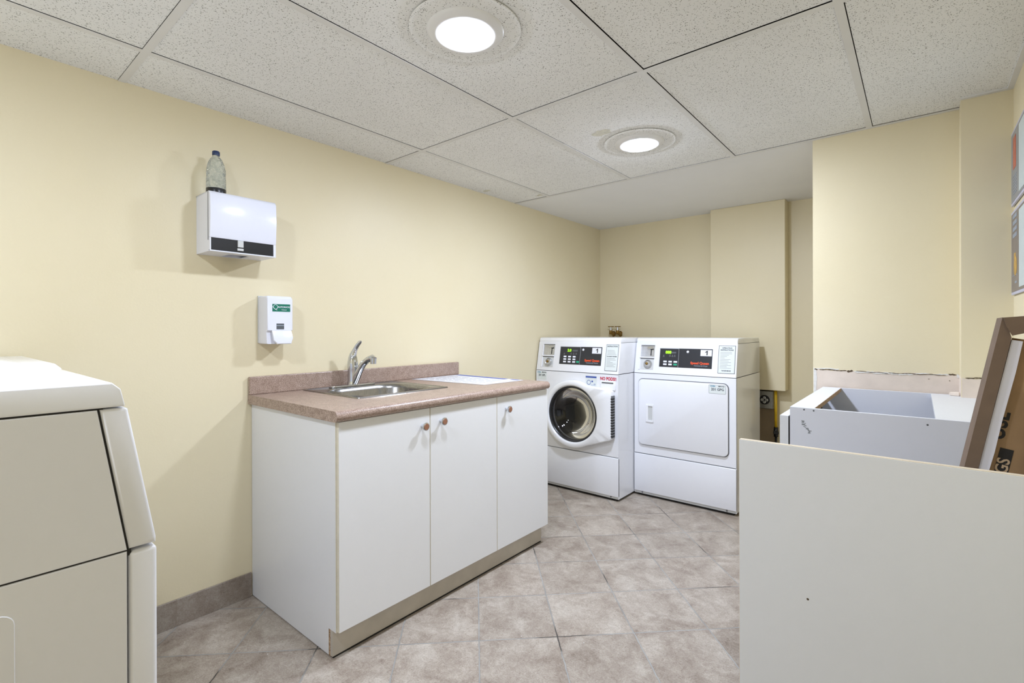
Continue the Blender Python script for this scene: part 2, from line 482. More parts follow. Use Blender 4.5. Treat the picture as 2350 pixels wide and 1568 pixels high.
# tile skirting
for a, b in ((YB, 0.955), (2.262, YF)):
    bm = nb(); bx(bm, XL, XL + 0.009, a, b, 0, 0.108, 0.001, 1)
    struct('baseboard_left', bm, M['base_tile'])
bm = nb(); bx(bm, XL + 0.009, -1.26, YF - 0.009, YF, 0, 0.108, 0.001, 1)
struct('baseboard_far', bm, M['base_tile'])
bm = nb(); bx(bm, -0.842, PX, YF - 0.009, YF, 0, 0.108, 0.001, 1)
struct('baseboard_far', bm, M['base_tile'])

# scraped band where an old splashback came off
def ragged(x0, x1, zb, zt, amp, n, seed):
    r = random.Random(seed); top = []
    ph = r.random() * 9
    for i in range(n + 1):
        x = x0 + (x1 - x0) * i / n
        top.append((x, zt + amp * (math.sin(i * 0.45 + ph) * 0.5 + (r.random() - 0.5))))
    return [(x0, zb), (x1, zb)] + list(reversed(top))
bm = nb()
prism(bm, ragged(PX + 0.012, PX2, 0.80, 0.998, 0.004, 60, 1), FY, YP - 0.0012, YP)
prism(bm, [(YP2 + 0.001, 0.8), (YP, 0.8), (YP, 1.0), (YP2 + 0.001, 0.99)], FX, PX2, PX2 + 0.0 - 0.0012)
prism(bm, ragged(PX2 + 0.002, XR - 0.002, 0.80, 0.995, 0.004, 20, 2), FY, YP2 - 0.0012, YP2)
struct('trim_3', bm, M['plaster'])
def strip(bm, x0, x1, y, z, w, n, seed, drop=0.0, t=0.0022):
    r = random.Random(seed); up_, lo_ = [], []
    for i in range(n + 1):
        x = x0 + (x1 - x0) * i / n; zz = z + drop * i / n + 0.0014 * math.sin(i * 0.5 + seed)
        e = 0.15 if i in (0, n) else 1
        up_.append((x, zz + w * e * (0.3 + 0.5 * r.random()))); lo_.append((x, zz - w * e * (0.2 + 0.6 * r.random())))
    prism(bm, lo_ + list(reversed(up_)), FY, y - t, y)
bm = nb()
strip(bm, -0.405, -0.392, YP, 1.000, 0.006, 4, 3); strip(bm, -0.385, -0.27, YP, 0.999, 0.003, 20, 4, -0.002)
strip(bm, -0.27, -0.245, YP, 0.996, 0.007, 6, 5); strip(bm, -0.235, -0.11, YP, 0.998, 0.002, 22, 6, -0.004, 0.003)
strip(bm, -0.11, 0.09, YP, 0.996, 0.0022, 34, 8, 0.001, 0.0034); strip(bm, 0.098, 0.124, YP, 1.001, 0.006, 6, 9)
strip(bm, 0.146, 0.215, YP2, 0.997, 0.0035, 14, 10); strip(bm, -0.16, -0.145, YP, 0.990, 0.003, 5, 12)
strip(bm, 0.03, 0.036, YP, 0.975, 0.002, 3, 13); strip(bm, 0.10, 0.104, YP, 0.972, 0.003, 3, 14)
struct('trim_4', bm, M['crack'])
bm = nb()
strip(bm, -0.24, -0.02, YP, 0.9945, 0.007, 40, 21, -0.002, 0.0026)
strip(bm, -0.40, -0.30, YP, 1.004, 0.004, 18, 22, 0, 0.0018); strip(bm, 0.125, PX2, YP, 0.996, 0.016, 5, 23, -0.004, 0.004)
strip(bm, -0.02, 0.10, YP, 0.998, 0.0045, 20, 24, 0, 0.002)
prism(bm, [(-0.409, 0.8), (-0.396, 0.8), (-0.397, 0.9), (-0.394, 0.96), (-0.398, 1.0), (-0.409, 1.008)], FY, YP - 0.002, YP)
struct('trim_5', bm, M['spackle'])

# ---------------------------------------------------------------- ceiling lamps
def ceiling_lamp(x, y, label, lens='lens'):
    t = thing('ceiling_light', label, 'ceiling light', (x, y, ZC), 'round ceiling lights')
    T = Matrix.Translation((x, y, ZC))
    lathe_b = nb(); lathe(lathe_b, [(0.0, -0.001), (0.174, -0.001), (0.176, -0.003), (0.174, -0.005), (0.0, -0.005)], 64, T)
    obj('patch_disc', lathe_b, M['ceil'], t, smooth=30)
    b = nb(); lathe(b, [(0.0, -0.005), (0.122, -0.005), (0.121, -0.008), (0.114, -0.0125), (0.098, -0.017), (0.088, -0.0185), (0.083, -0.017), (0.078, -0.013), (0.0, -0.013)], 64, T)
    obj('trim_ring', b, M['lamp_white'], t, smooth=40)
    b = nb(); lathe(b, [(0.0775, -0.0145), (0.075, -0.019), (0.066, -0.0235), (0.05, -0.026), (0.025, -0.0275), (0.0, -0.028)], 40, T, cap=False)
    obj('lens', b, M[lens], t)
    return t
ceiling_lamp(-1.103, 1.105, 'round white ceiling light glowing directly above the sink cabinet, the larger in view')
ceiling_lamp(-1.088, 2.325, 'round white ceiling light glowing nearer the washer and dryer, smaller in view', 'lens_far')
ceiling_lamp(-1.10, -0.14, 'round white ceiling light behind the camera above the two sloped-front dryers', 'lens_near')
def blob(cx, cy, rx, ry, z, seed, th=0.0008, n=22):
    r = random.Random(seed)
    pts = [(cx + rx * (0.8 + 0.35 * r.random()) * math.cos(2 * PI * i / n), cy + ry * (0.8 + 0.35 * r.random()) * math.sin(2 * PI * i / n)) for i in range(n)]
    return prism(nb(), pts, FZ, z - th, z)
M['stain'] = mat('dry_water_stain', rgb(214, 211, 196), 0.95, var=0.16, vs=60)
struct('water_stain', blob(-1.175, 2.10, 0.050, 0.030, ZC + 0.0004, 4), M['stain'], ceiling)
struct('water_stain', blob(-2.268, 2.47, 0.030, 0.018, ZC + 0.0004, 5), M['stain'], ceiling)
struct('water_stain', blob(-2.045, 2.79, 0.034, 0.018, ZC + 0.0004, 6), M['stain'], ceiling)

# ---------------------------------------------------------------- sink cabinet
CX0, CX1, CY0, CY1 = XL + 0.010, -1.628, 0.960, 2.256      # carcass
cab = thing('sink_cabinet', 'white three-door base cabinet carrying the brown worktop with the sink', 'cabinet', ((CX0 + CX1) / 2, (CY0 + CY1) / 2, 0))
def side_outline():
    return [(XL + 0.002, 0.004), (-1.678, 0.004), (-1.678, 0.102), (CX1, 0.102), (CX1, 0.872), (XL + 0.002, 0.870)]
for y0 in (CY0, CY1 - 0.016):
    bm = nb(); prism(bm, side_outline(), FY, y0, y0 + 0.016)
    obj('side_panel', bm, M['mel_clean'], cab)
bm = nb()
bx(bm, XL + 0.012, CX1, CY0 + 0.016, CY1 - 0.016, 0.102, 0.118)
bx(bm, XL + 0.012, XL + 0.016, CY0 + 0.016, CY1 - 0.016, 0.118, 0.870)
bx(bm, CX1 - 0.08, CX1 - 0.002, CY0 + 0.016, CY1 - 0.016, 0.854, 0.870)
obj('carcass', bm, M['mel_clean'], cab)
bm = nb(); bx(bm, CX1, CX1 + 0.002, CY0, CY1, 0.103, 0.870)
obj('edge_band', bm, M['edge_door'], cab, label='cream edge strip behind the doors')
bm = nb(); bx(bm, -1.664, -1.650, CY0 - 0.001, CY1 - 0.012, 0.008, 0.102)
obj('toe_kick', bm, M['toe'], cab, label='greyish toe board')
bm = nb(); prism(bm, [(-1.678, 0.004), (-1.664, 0.004), (-1.6645, 0.04), (-1.667, 0.06), (-1.6655, 0.102), (-1.678, 0.102)], FY, CY0 + 0.0005, CY0 + 0.016)
obj('broken_corner', bm, M['chip'], cab, label='bare chipboard at the broken toe corner')
bm = nb(); bx(bm, -1.66, -1.652, CY0 + 0.004, CY1 - 0.014, 0.0, 0.009)
obj('toe_gap', bm, M['gap'], cab)
dy = [(0.963, 1.3905), (1.3945, 1.8225), (1.8265, 2.254)]
kn = [(1.349, 0.797), (1.453, 0.804), (1.895, 0.801)]
XD = -1.610
for i, ((a, b), (ky, kz)) in enumerate(zip(dy, kn)):
    bm = nb(); bx(bm, XD - 0.016, XD, a, b, 0.107, 0.868, 0.001, 1)
    d = obj('door', bm, M['mel_clean'], cab)
    for e0, e1 in ((a - 0.0008, a), (b, b + 0.0008)):
        bm = nb(); bx(bm, XD - 0.0155, XD - 0.0008, e0, e1, 0.108, 0.867)
        obj('edge_band', bm, M['edge_door'], d)
    bm = nb()
    q = Matrix.Translation((XD, ky, kz)) @ Matrix.Rotation(PI / 2, 4, 'Y')
    lathe(bm, [(0.0, 0), (0.009, 0), (0.0065, 0.006), (0.006, 0.014), (0.012, 0.019), (0.0165, 0.022), (0.0168, 0.027), (0.0140, 0.0285), (0.0, 0.0285)], 24, q)
    kb = obj('knob', bm, M['chrome'], d, smooth=50, label='chrome knob with brown face')
    # knob face inlay is a sub-part of the door's knob, kept in one level by sharing the door
    bm = nb(); lathe(bm, [(0.0, 0.0285), (0.0132, 0.0285), (0.012, 0.0305), (0.0, 0.031)], 24, q)
    obj('knob_face', bm, M['brown_cap'], d, smooth=50, label='brown knob face')

# ---------------------------------------------------------------- worktop with backsplash
WT = 0.911
SX0, SX1, SY0, SY1 = -2.292, -1.822, 1.178, 1.700          # sink outline
def front_lip():
    # outline XZ of the worktop slab with a rounded rolled nose
    pts = [(XL + 0.002, WT), (-1.640, WT)]
    cx, cz, r = -1.6125, WT - 0.0205, 0.0205
    for i in range(12):
        a = math.radians(100 - 190 * i / 11)
        pts.append((cx + 0.003 + r * math.cos(a), cz + r * math.sin(a)))
    pts += [(-1.618, 0.8706), (-1.640, 0.8706), (XL + 0.002, 0.8706)]
    return pts
bm = nb()
Y0, Y1 = 0.944, 2.248
def lipseg(a, b, cut=None):
    p = front_lip()
    if cut is not None:
        p = [q for q in p if q[0] > -1.7]
        p = [(cut, WT)] + p[0:] + [(cut, 0.8706)]
    prism(bm, p, FY, a, b)
lipseg(Y0, SY0 + 0.03); lipseg(SY1 - 0.03, Y1)
lipseg(SY0 + 0.03, SY1 - 0.03, SX1 - 0.03)
bx(bm, XL + 0.002, SX0 + 0.03, SY0 + 0.03, SY1 - 0.03, 0.8706, WT)
top = obj('worktop', bm, M['laminate'], smooth=25)
tag(top, 'brown speckled laminate worktop with rolled front edge on the white sink cabinet', 'worktop')
bm = nb()
bx(bm, XL + 0.001, XL + 0.021, Y0, Y1 - 0.004, WT, 0.992, 0.004, 2)
obj('backsplash', bm, M['laminate'], top)
bm = nb(); prism(bm, [(-1.66, 0.873), (-1.621, 0.8705), (-1.604, 0.8725), (-1.592, 0.879), (-1.6, 0.866), (-1.612, 0.858), (-1.66, 0.858)], FY, Y0 + 0.01, Y1 - 0.02)
bm.free()

# ---------------------------------------------------------------- sink
sink = thing('sink', 'stainless steel drop-in sink bowl set into the brown worktop', 'sink', ((SX0 + SX1) / 2, (SY0 + SY1) / 2, WT))
def loop(x0, x1, y0, y1, r, z, n=7):
    return [(p, q, z) for p, q in rrect(x0, x1, y0, y1, r, n)]
bm = nb()
BX0, BX1, BY0, BY1 = SX0 + 0.085, SX1 - 0.030, SY0 + 0.035, SY1 - 0.035
def bowl(ins, r, z):   # rounded, with a bowed outline like a D-bowl
    return loop(BX0 + ins, BX1 - ins, BY0 + ins, BY1 - ins, r, z)
loops = [loop(SX0, SX1, SY0, SY1, 0.012, WT + 0.0005), loop(SX0 + 0.002, SX1 - 0.002, SY0 + 0.002, SY1 - 0.002, 0.012, WT + 0.005),
         loop(SX0 + 0.012, SX1 - 0.012, SY0 + 0.012, SY1 - 0.012, 0.012, WT + 0.0055), loop(SX0 + 0.016, SX1 - 0.016, SY0 + 0.016, SY1 - 0.016, 0.014, WT + 0.002),
         bowl(-0.004, 0.12, WT + 0.002), bowl(0.0, 0.12, WT - 0.001), bowl(0.008, 0.118, WT - 0.02), bowl(0.016, 0.115, WT - 0.12), bowl(0.035, 0.10, WT - 0.150), bowl(0.08, 0.07, WT - 0.160)]
rings = [[bm.verts.new(p) for p in L] for L in loops]
for a, b in zip(rings, rings[1:]):
    for i in range(len(a)):
        j = (i + 1) % len(a); f = bm.faces.new([a[i], a[j], b[j], b[i]]); f.smooth = True
bm.faces.new(rings[-1])
bmesh.ops.recalc_face_normals(bm, faces=bm.faces)
for f in bm.faces: f.normal_flip() if f.normal.z < -0.5 else None
obj('bowl', bm, M['sink'], sink, smooth=50)
bm = nb(); lathe(bm, [(0.0, 0.001), (0.02, 0.001), (0.036, 0.004), (0.042, 0.003), (0.043, 0.0)], 28, Matrix.Translation(((BX0 + BX1) / 2, (BY0 + BY1) / 2, WT - 0.1595)))
obj('drain', bm, M['chrome'], sink, smooth=40)

# ---------------------------------------------------------------- faucet
FXc, FYc, FZ0 = -2.247, 1.425, WT + 0.0025
fau = thing('faucet', 'chrome single-lever faucet standing on the back of the sink', 'faucet', (FXc, FYc, FZ0))
bm = nb()
prism(bm, rrect(FXc - 0.028, FXc + 0.028, FYc - 0.128, FYc + 0.128, 0.026, 8), FZ, FZ0, FZ0 + 0.010, 0.003)
obj('deck_plate', bm, M['chrome'], fau, smooth=40)
bm = nb(); lathe(bm, [(0.030, 0.008), (0.028, 0.014), (0.0255, 0.03), (0.0255, 0.085), (0.027, 0.10), (0.026, 0.125), (0.022, 0.148), (0.018, 0.158), (0.0, 0.160)], 32, Matrix.Translation((FXc, FYc, FZ0)))
obj('body', bm, M['chrome'], fau, smooth=40)
bm = nb()
S0 = Vector((FXc, FYc, FZ0))
tube(bm, [S0 + Vector(p) for p in ((0.010, 0, 0.015), (0.024, 0.006, 0.045), (0.044, 0.012, 0.085), (0.070, 0.018, 0.118), (0.100, 0.024, 0.139), (0.128, 0.030, 0.147), (0.146, 0.034, 0.142))],
     [(0.020, 0.019), (0.020, 0.019), (0.018, 0.017), (0.016, 0.015), (0.0150, 0.015), (0.018, 0.017), (0.010, 0.011)], 18)
obj('spout', bm, M['chrome'], fau, smooth=60)
bm = nb(); cyl(bm, S0 + Vector((0.134, 0.031, 0.118)), (0, 0, 1), 0.0145, 0.028, 20, 0.0165)
obj('aerator', bm, M['chrome'], fau, smooth=40)
bm = nb()
tube(bm, [S0 + Vector(p) for p in ((-0.002, 0, 0.150), (0.000, 0.002, 0.162), (0.008, 0.006, 0.182), (0.020, 0.012, 0.206), (0.034, 0.020, 0.226), (0.040, 0.023, 0.232))],
     [(0.019, 0.019), (0.0165, 0.018), (0.010, 0.014), (0.0075, 0.012), (0.007, 0.011), (0.004, 0.006)], 16)
obj('handle', bm, M['chrome'], fau, smooth=60)

# ---------------------------------------------------------------- laminated notice on the worktop
PZ = WT + 0.0008
q = [(-2.293, 1.845), (-1.760, 1.890), (-1.745, 2.205), (-2.290, 2.236)]
bm = nb(); prism(bm, q, FZ, PZ, PZ + 0.0012)
pap = obj('laminated_notice', bm, M['paper'])
tag(pap, 'white laminated notice with a blue header lying on the worktop beside the sink', 'notice')
def inq(a, b):
    p0, p1, p2, p3 = [Vector(v) for v in q]
    v = (p0 * (1 - a) + p1 * a) * (1 - b) + (p3 * (1 - a) + p2 * a) * b
    return (v.x, v.y)
bm = nb(); prism(bm, [inq(0.03, 0.86), inq(0.80, 0.86), inq(0.80, 0.97), inq(0.03, 0.97)], FZ, PZ + 0.0012, PZ + 0.0016)
prism(bm, [inq(0.86, 0.90), inq(0.97, 0.90), inq(0.97, 0.97), inq(0.86, 0.97)], FZ, PZ + 0.0012, PZ + 0.0016)
obj('header_band', bm, M['blue_print'], pap)
bm = nb()
for r in range(8):
    b0 = 0.12 + r * 0.085
    a0 = 0.06
    while a0 < 0.85:
        a1 = a0 + 0.04 + random.random() * 0.14
        prism(bm, [inq(a0, b0), inq(min(a1, .93), b0), inq(min(a1, .93), b0 + 0.012), inq(a0, b0 + 0.012)], FZ, PZ + 0.0012, PZ + 0.0015)
        a0 = a1 + 0.03
obj('printing', bm, M['mid_print'], pap)

# ---------------------------------------------------------------- paper towel dispenser
DX, DY0, DY1, DZ0, DZ1 = -2.178, 0.742, 1.003, 1.521, 1.765
pt = thing('paper_towel_dispenser', 'white metal paper towel dispenser with black slot, mounted above the soap dispenser', 'towel dispenser', (XL, (DY0 + DY1) / 2, DZ0))
bm = nb()
bx(bm, XL, DX - 0.02, DY0, DY0 + 0.004, DZ0, DZ1 - 0.002); bx(bm, XL, DX - 0.02, DY1 - 0.004, DY1, DZ0, DZ1 - 0.002)
bx(bm, XL, XL + 0.003, DY0, DY1, DZ0, DZ1 - 0.002)
bx(bm, XL, DX - 0.02, DY0, DY1, DZ1 - 0.006, DZ1 - 0.002)
bx(bm, XL, DX - 0.055, DY0 + 0.004, DY0 + 0.09, DZ0, DZ0 + 0.003); bx(bm, XL, DX - 0.055, DY1 - 0.09, DY1 - 0.004, DZ0, DZ0 + 0.003)
bx(bm, DX - 0.055, DX - 0.004, DY0 + 0.001, DY1 - 0.001, DZ0, DZ0 + 0.003)
obj('body', bm, M['pl_white'], pt)
bm = nb()
prism(bm, [(DX - 0.018, DZ0 + 0.055), (DX - 0.003, DZ0 + 0.055), (DX, DZ0 + 0.062), (DX + 0.006, DZ0 + 0.150), (DX + 0.002, DZ1 - 0.016), (DX - 0.008, DZ1 - 0.003), (DX - 0.02, DZ1)], FY, DY0 - 0.001, DY1 + 0.001, 0.003, 2)
obj('cover', bm, M['pl_white'], pt, smooth=40)
bm = nb(); bx(bm, DX - 0.022, DX - 0.0185, DY0 - 0.0015, DY0 - 0.0005, DZ0 + 0.045, DZ1 - 0.004)
obj('cover_seam', bm, M['seam'], pt)
bm = nb(); bx(bm, DX - 0.016, DX - 0.006, DY0 + 0.004, DY1 - 0.010, DZ0 + 0.005, DZ0 + 0.057)
obj('slot', bm, M['black'], pt, label='black towel slot')
bm = nb(); bx(bm, DX - 0.0195, DX - 0.003, DY0, DY0 + 0.004, DZ0 + 0.0045, DZ0 + 0.0545); bx(bm, DX - 0.0195, DX - 0.003, DY1 - 0.010, DY1, DZ0 + 0.0045, DZ0 + 0.0545)
bx(bm, DX - 0.004, DX - 0.003, DY0, DY1, DZ0, DZ0 + 0.0045)
obj('slot_frame', bm, M['pl_white'], pt)
bm = nb(); bx(bm, DX - 0.008, DX + 0.001, 0.846, 0.868, DZ0 + 0.026, DZ0 + 0.054, 0.001, 1); bx(bm, DX - 0.008, DX - 0.001, 0.845, 0.869, DZ0 + 0.012, DZ0 + 0.022, 0.001, 1)
obj('latch', bm, M['pl_grey'], pt, label='grey latch plate')

# ---------------------------------------------------------------- bottle
bt = thing('water_bottle', 'crinkled clear plastic bottle with navy cap standing on the towel dispenser', 'bottle', (-2.243, 0.787, DZ1 - 0.0005))
T = Matrix.Translation((-2.243, 0.787, DZ1 - 0.0005))
bm = nb(); lathe(bm, [(0.033, 0.0), (0.036, 0.004), (0.036, 0.06), (0.0345, 0.075), (0.0355, 0.09), (0.034, 0.105), (0.030, 0.125), (0.022, 0.145), (0.0135, 0.156), (0.012, 0.162), (0.012, 0.170)], 32, T)
obj('shell', bm, M['bottle'], bt, smooth=60)
bm = nb(); lathe(bm, [(0.0325, 0.0005), (0.0365, 0.004), (0.0366, 0.020), (0.0355, 0.022), (0.0, 0.022)], 32, T)
obj('dark_base', bm, M['black'], bt, smooth=40, label='black band round the bottle base')
bm = nb(); lathe(bm, [(0.0138, 0.161), (0.0142, 0.164), (0.0142, 0.176), (0.012, 0.179), (0.0, 0.179)], 24, T)
obj('cap', bm, M['navy'], bt, smooth=40)

# ---------------------------------------------------------------- soap dispenser
EX, EY0, EY1, EZ0, EZ1 = -2.232, 0.989, 1.104, 1.140, 1.356
sd = thing('soap_dispenser', 'white plastic soap dispenser with green label on the wall above the worktop', 'soap dispenser', (XL, (EY0 + EY1) / 2, EZ0))
bm = nb()
prism(bm, [(XL, EZ0), (EX - 0.008, EZ0), (EX - 0.014, EZ0 + 0.055), (EX, EZ0 + 0.062), (EX, EZ1 - 0.012), (EX - 0.012, EZ1), (XL, EZ1)], FY, EY0, EY1, 0.006, 3)
obj('body', bm, M['pl_white'], sd, smooth=35)
bm = nb(); bx(bm, XL, XL + 0.008, EY0 - 0.002, EY1 + 0.002, EZ0 + 0.004, EZ1 + 0.003, 0.001, 1)
obj('backplate', bm, M['pl_grey'], sd)
bm = nb()
yl0, yl1 = EY0 + 0.018, EY1 - 0.010
LM = Matrix.Translation((EX, 0, EZ0 + 0.060)) @ Matrix.Rotation(math.radians(-14), 4, 'Y')
prism(bm, [(yl0, 0), (yl1, 0), (yl1 + 0.004, -0.035), (yl1 - 0.008, -0.062), (yl0 + 0.018, -0.062), (yl0 + 0.003, -0.045)], lambda p, q, t: LM @ Vector((t, p, q)), -0.006, 0.006, 0.002, 2)
obj('lever', bm, M['pl_white'], sd, smooth=35)
ym = (EY0 + EY1) / 2
bm = nb(); bx(bm, EX - 0.004, EX + 0.0008, ym - 0.018, ym + 0.016, EZ0 + 0.066, EZ0 + 0.092)
obj('window', bm, M['dark_print'], sd, label='dark level window')
bm = nb(); bx(bm, EX, EX + 0.0012, ym - 0.018, ym + 0.016, EZ0 + 0.081, EZ0 + 0.085)
obj('window_bar', bm, M['grey_print'], sd)
ly0, ly1, lz0, lz1 = 1.010, 1.091, 1.286, 1.320
bm = nb(); bx(bm, EX, EX + 0.0006, ly0 - 0.004, ly1 + 0.004, lz0 - 0.003, lz1 + 0.003)
lab = obj('label_backing', bm, M['paper'], sd)
bm = nb(); bx(bm, EX + 0.0006, EX + 0.001, ly0, ly1, lz0, lz1)
obj('label', bm, M['green'], sd, label='green label with white lettering')
RX = Matrix(((0, 0, 1, 0), (1, 0, 0, 0), (0, 1, 0, 0), (0, 0, 0, 1)))    # text plane facing +X
bm = nb()
text_bm(bm, 'AUTOMATIC', 0.0098, Matrix.Translation((EX + 0.0012, ly0 + 0.053, lz0 + 0.0205)) @ RX, bold=0.0002)
text_bm(bm, 'Cleaner', 0.0075, Matrix.Translation((EX + 0.0012, ly0 + 0.053, lz0 + 0.0085)) @ RX)
for a0, a1, r in ((40, 400, 0.0095),):
    prev = None
    for i in range(26):
        a = math.radians(a0 + (a1 - a0) * i / 25)
        p1 = Vector((EX + 0.0013, ly0 + 0.014 + r * math.cos(a), lz0 + 0.021 + r * 1.05 * math.sin(a)))
        if prev is not None: tube(bm, [prev, p1], 0.0011, 6)
        prev = p1
tube(bm, [(EX + 0.0013, ly0 + 0.001, lz0 + 0.022), (EX + 0.0013, ly0 + 0.010, lz0 + 0.012), (EX + 0.0013, ly0 + 0.021, lz0 + 0.0065)], 0.0014, 6)
obj('label_lettering', bm, M['paper'], sd)

# ---------------------------------------------------------------- coin-operated washer and dryer
def sheet_frame(x0, z0, z1, ya, yb):
    """matrix of a panel leaning back: local x = world X from x0, local y up the slope, local z towards the room"""
    a = math.atan2(yb - ya, z1 - z0)
    ux = Vector((1, 0, 0)); uy = Vector((0, math.sin(a), math.cos(a))); uz = ux.cross(uy)
    return Matrix(((ux.x, uy.x, uz.x, x0), (ux.y, uy.y, uz.y, ya), (ux.z, uy.z, uz.z, z0), (0, 0, 0, 1)))
def machine(name, label, cat, X0, X1, YFr, depth, kind):
    zc = 0.887; zt = 1.107; zT = 1.142; zl = 0.308
    lean = 0.042; YBk = YFr + depth
    t = thing(name, label, cat, ((X0 + X1) / 2, (YFr + YBk) / 2, 0))
    # cabinet shell
    bm = nb()
    bx(bm, X0, X0 + 0.004, YFr + 0.003, YBk, 0.02, zc - 0.002); bx(bm, X1 - 0.004, X1, YFr + 0.003, YBk, 0.02, zc - 0.002)
    bx(bm, X0 + 0.004, X1 - 0.004, YBk - 0.004, YBk, 0.02, zc - 0.002); bx(bm, X0 + 0.004, X1 - 0.004, YFr + 0.02, YBk - 0.004, 0.02, 0.026)
    bx(bm, X0 + 0.004, X1 - 0.004, YFr + 0.02, YBk - 0.004, zc - 0.012, zc - 0.002)
    obj('cabinet', bm, M['paint'], t)
    bm = nb(); bx(bm, X0 + 0.02, X1 - 0.02, YFr + 0.02, YBk - 0.02, 0.0, 0.021)
    obj('base', bm, M['gap'], t, label='dark recessed base')
    bm = nb(); bx(bm, X0 + 0.001, X1 - 0.001, YFr + 0.004, YBk - 0.001, 0.018, 0.038)
    obj('base_rail', bm, M['pl_grey'], t)
    # lower panel
    bm = nb(); bx(bm, X0, X1, YFr - 0.004, YFr + 0.014, 0.034, zl - 0.003, 0.004, 3)
    obj('lower_panel', bm, M['paint'], t, smooth=40)
    bm = nb(); bx(bm, X0 + 0.003, X1 - 0.003, YFr + 0.003, YFr + 0.01, zl - 0.006, zl + 0.004)
    obj('panel_seam', bm, M['seam'], t)
    bm = nb(); bx(bm, X0 + 0.003, X1 - 0.003, YFr + 0.002, YFr + 0.02, zc - 0.005, zc + 0.004)
    obj('panel_seam', bm, M['seam'], t)
    for xx in (X0 + 0.06, X1 - 0.06):
        bm = nb(); cyl(bm, (xx, YFr + 0.003, 0.028), (0, -1, 0), 0.005, 0.003, 12)
        obj('base_screw', bm, M['seam'], t)
    # console with leaning face
    bm = nb()
    prism(bm, [(YFr, zc + 0.002), (YFr + lean, zt - 0.001), (YBk, zt - 0.001), (YBk, zc + 0.002)], FX, X0, X1, 0.003, 2)
    obj('console', bm, M['paint'], t, smooth=35)
    bm = nb()
    prism(bm, [(YFr + lean + 0.004, zt - 0.002), (YFr + lean + 0.002, zt + 0.012), (YFr + lean + 0.008, zT - 0.008), (YFr + lean + 0.022, zT - 0.001), (YFr + 0.2, zT), (YBk - 0.02, zT - 0.004), (YBk, zT - 0.02), (YBk, zt - 0.002)], FX, X0 + 0.002, X1 - 0.002, 0.003, 2)
    obj('lid', bm, M['paint_lid'], t, smooth=35)
    bm = nb(); bx(bm, X0 + 0.001, X1 - 0.001, YFr + lean + 0.008, YBk - 0.002, zt - 0.0035, zt + 0.0005)
    obj('lid_seam', bm, M['seam'], t)
    W = X1 - X0; F = sheet_frame(X0, zc, zt, YFr, YFr + lean)
    F = F @ Matrix.Translation((0, 0, 0.0005))
    def lb(bm, a, b, c, d, e, f, bev=0): bx(bm, a, b, c, d, e, f, bev, 1, F)
    if kind == 'w':
        cx0, cx1, cy0, cy1 = 0.055, 0.155, 0.028, 0.202
        dx0, dx1, dy0, dy1 = 0.208, 0.566, 0.056, 0.190; split = 0.388
        ix0, ix1, iy0, iy1 = 0.598, 0.700 - 0.004, 0.022, 0.212
    else:
        cx0, cx1, cy0, cy1 = 0.044, 0.144, 0.028, 0.200
        dx0, dx1, dy0, dy1 = 0.184, 0.546, 0.052, 0.184; split = 0.320
        ix0, ix1, iy0, iy1 = 0.584, 0.690, 0.026, 0.210
    cm = (cy0 + cy1) / 2
    # coin slide and lock, set into two square recesses
    bm = nb(); lb(bm, cx0, cx1, cm + 0.006, cy1, 0, 0.0012)
    cs = obj('coin_plate', bm, M['silver'], t, label='silver coin plate')
    bm = nb(); lb(bm, cx1 - 0.028, cx1 - 0.022, cm + 0.014, cy1 - 0.03, 0.0012, 0.003); lb(bm, cx1 - 0.03, cx1 - 0.008, cy1 - 0.030, cy1 - 0.022, 0.0012, 0.004)
    obj('coin_slot', bm, M['gap'], cs)
    bm = nb(); lb(bm, cx0 + 0.045, cx1 - 0.012, cy1 - 0.024, cy1 - 0.01, 0.001, 0.008, 0.002)
    obj('coin_rail', bm, M['chrome'], cs)
    bm = nb(); lb(bm, cx0 - 0.008, cx1 + 0.002, cm - 0.005, cm + 0.004, 0, 0.010, 0.002); lb(bm, cx0 - 0.012, cx0 - 0.002, cy0 - 0.004, cy1 + 0.004, 0, 0.006, 0.002)
    obj('coin_frame', bm, M['paint'], t)
    bm = nb(); lb(bm, cx0, cx1, cy1, cy1 + 0.003, 0, 0.008)
    obj('frame_gap', bm, M['seam'], t); bm = nb(); lb(bm, cx0, cx1, cm - 0.010, cm - 0.005, 0, 0.004)
    obj('frame_gap', bm, M['seam'], t)
    bm = nb(); lb(bm, cx0 + 0.002, cx1 - 0.002, cy0, cm - 0.010, 0, 0.0012)
    lk = obj('lock_plate', bm, M['pl_grey'], t)
    bm = nb(); lathe(bm, [(0.0, 0.001), (0.031, 0.001), (0.030, 0.010), (0.024, 0.016), (0.020, 0.012), (0.0, 0.012)], 24, F @ Matrix.Translation((cx0 + 0.058, (cy0 + cm) / 2 - 0.004, 0)))
    obj('coin_box_lock', bm, M['silver'], lk, smooth=40)
    bm = nb(); lathe(bm, [(0.0, 0.012), (0.010, 0.012), (0.009, 0.018), (0.0, 0.018)], 16, F @ Matrix.Translation((cx0 + 0.052, (cy0 + cm) / 2 - 0.002, 0)))
    obj('lock_cylinder', bm, M['brass'], lk)
    # black display panel
    bm = nb(); lb(bm, dx0, dx1, dy0, dy1, 0, 0.0016, 0.0005)
    dp = obj('display_panel', bm, M['black_panel'], t, label='black control panel with lettering')
    bm = nb(); lb(bm, split - 0.001, split + 0.0015, dy0, dy1, 0.001, 0.003); lb(bm, dx0, split, dy1 - 0.004, dy1, 0.001, 0.0022); lb(bm, dx0, dx0 + 0.003, dy0, dy1, 0.001, 0.0022)
    obj('panel_frame', bm, M['mid_print'], dp)
    h = dy1 - dy0; wl = split - dx0
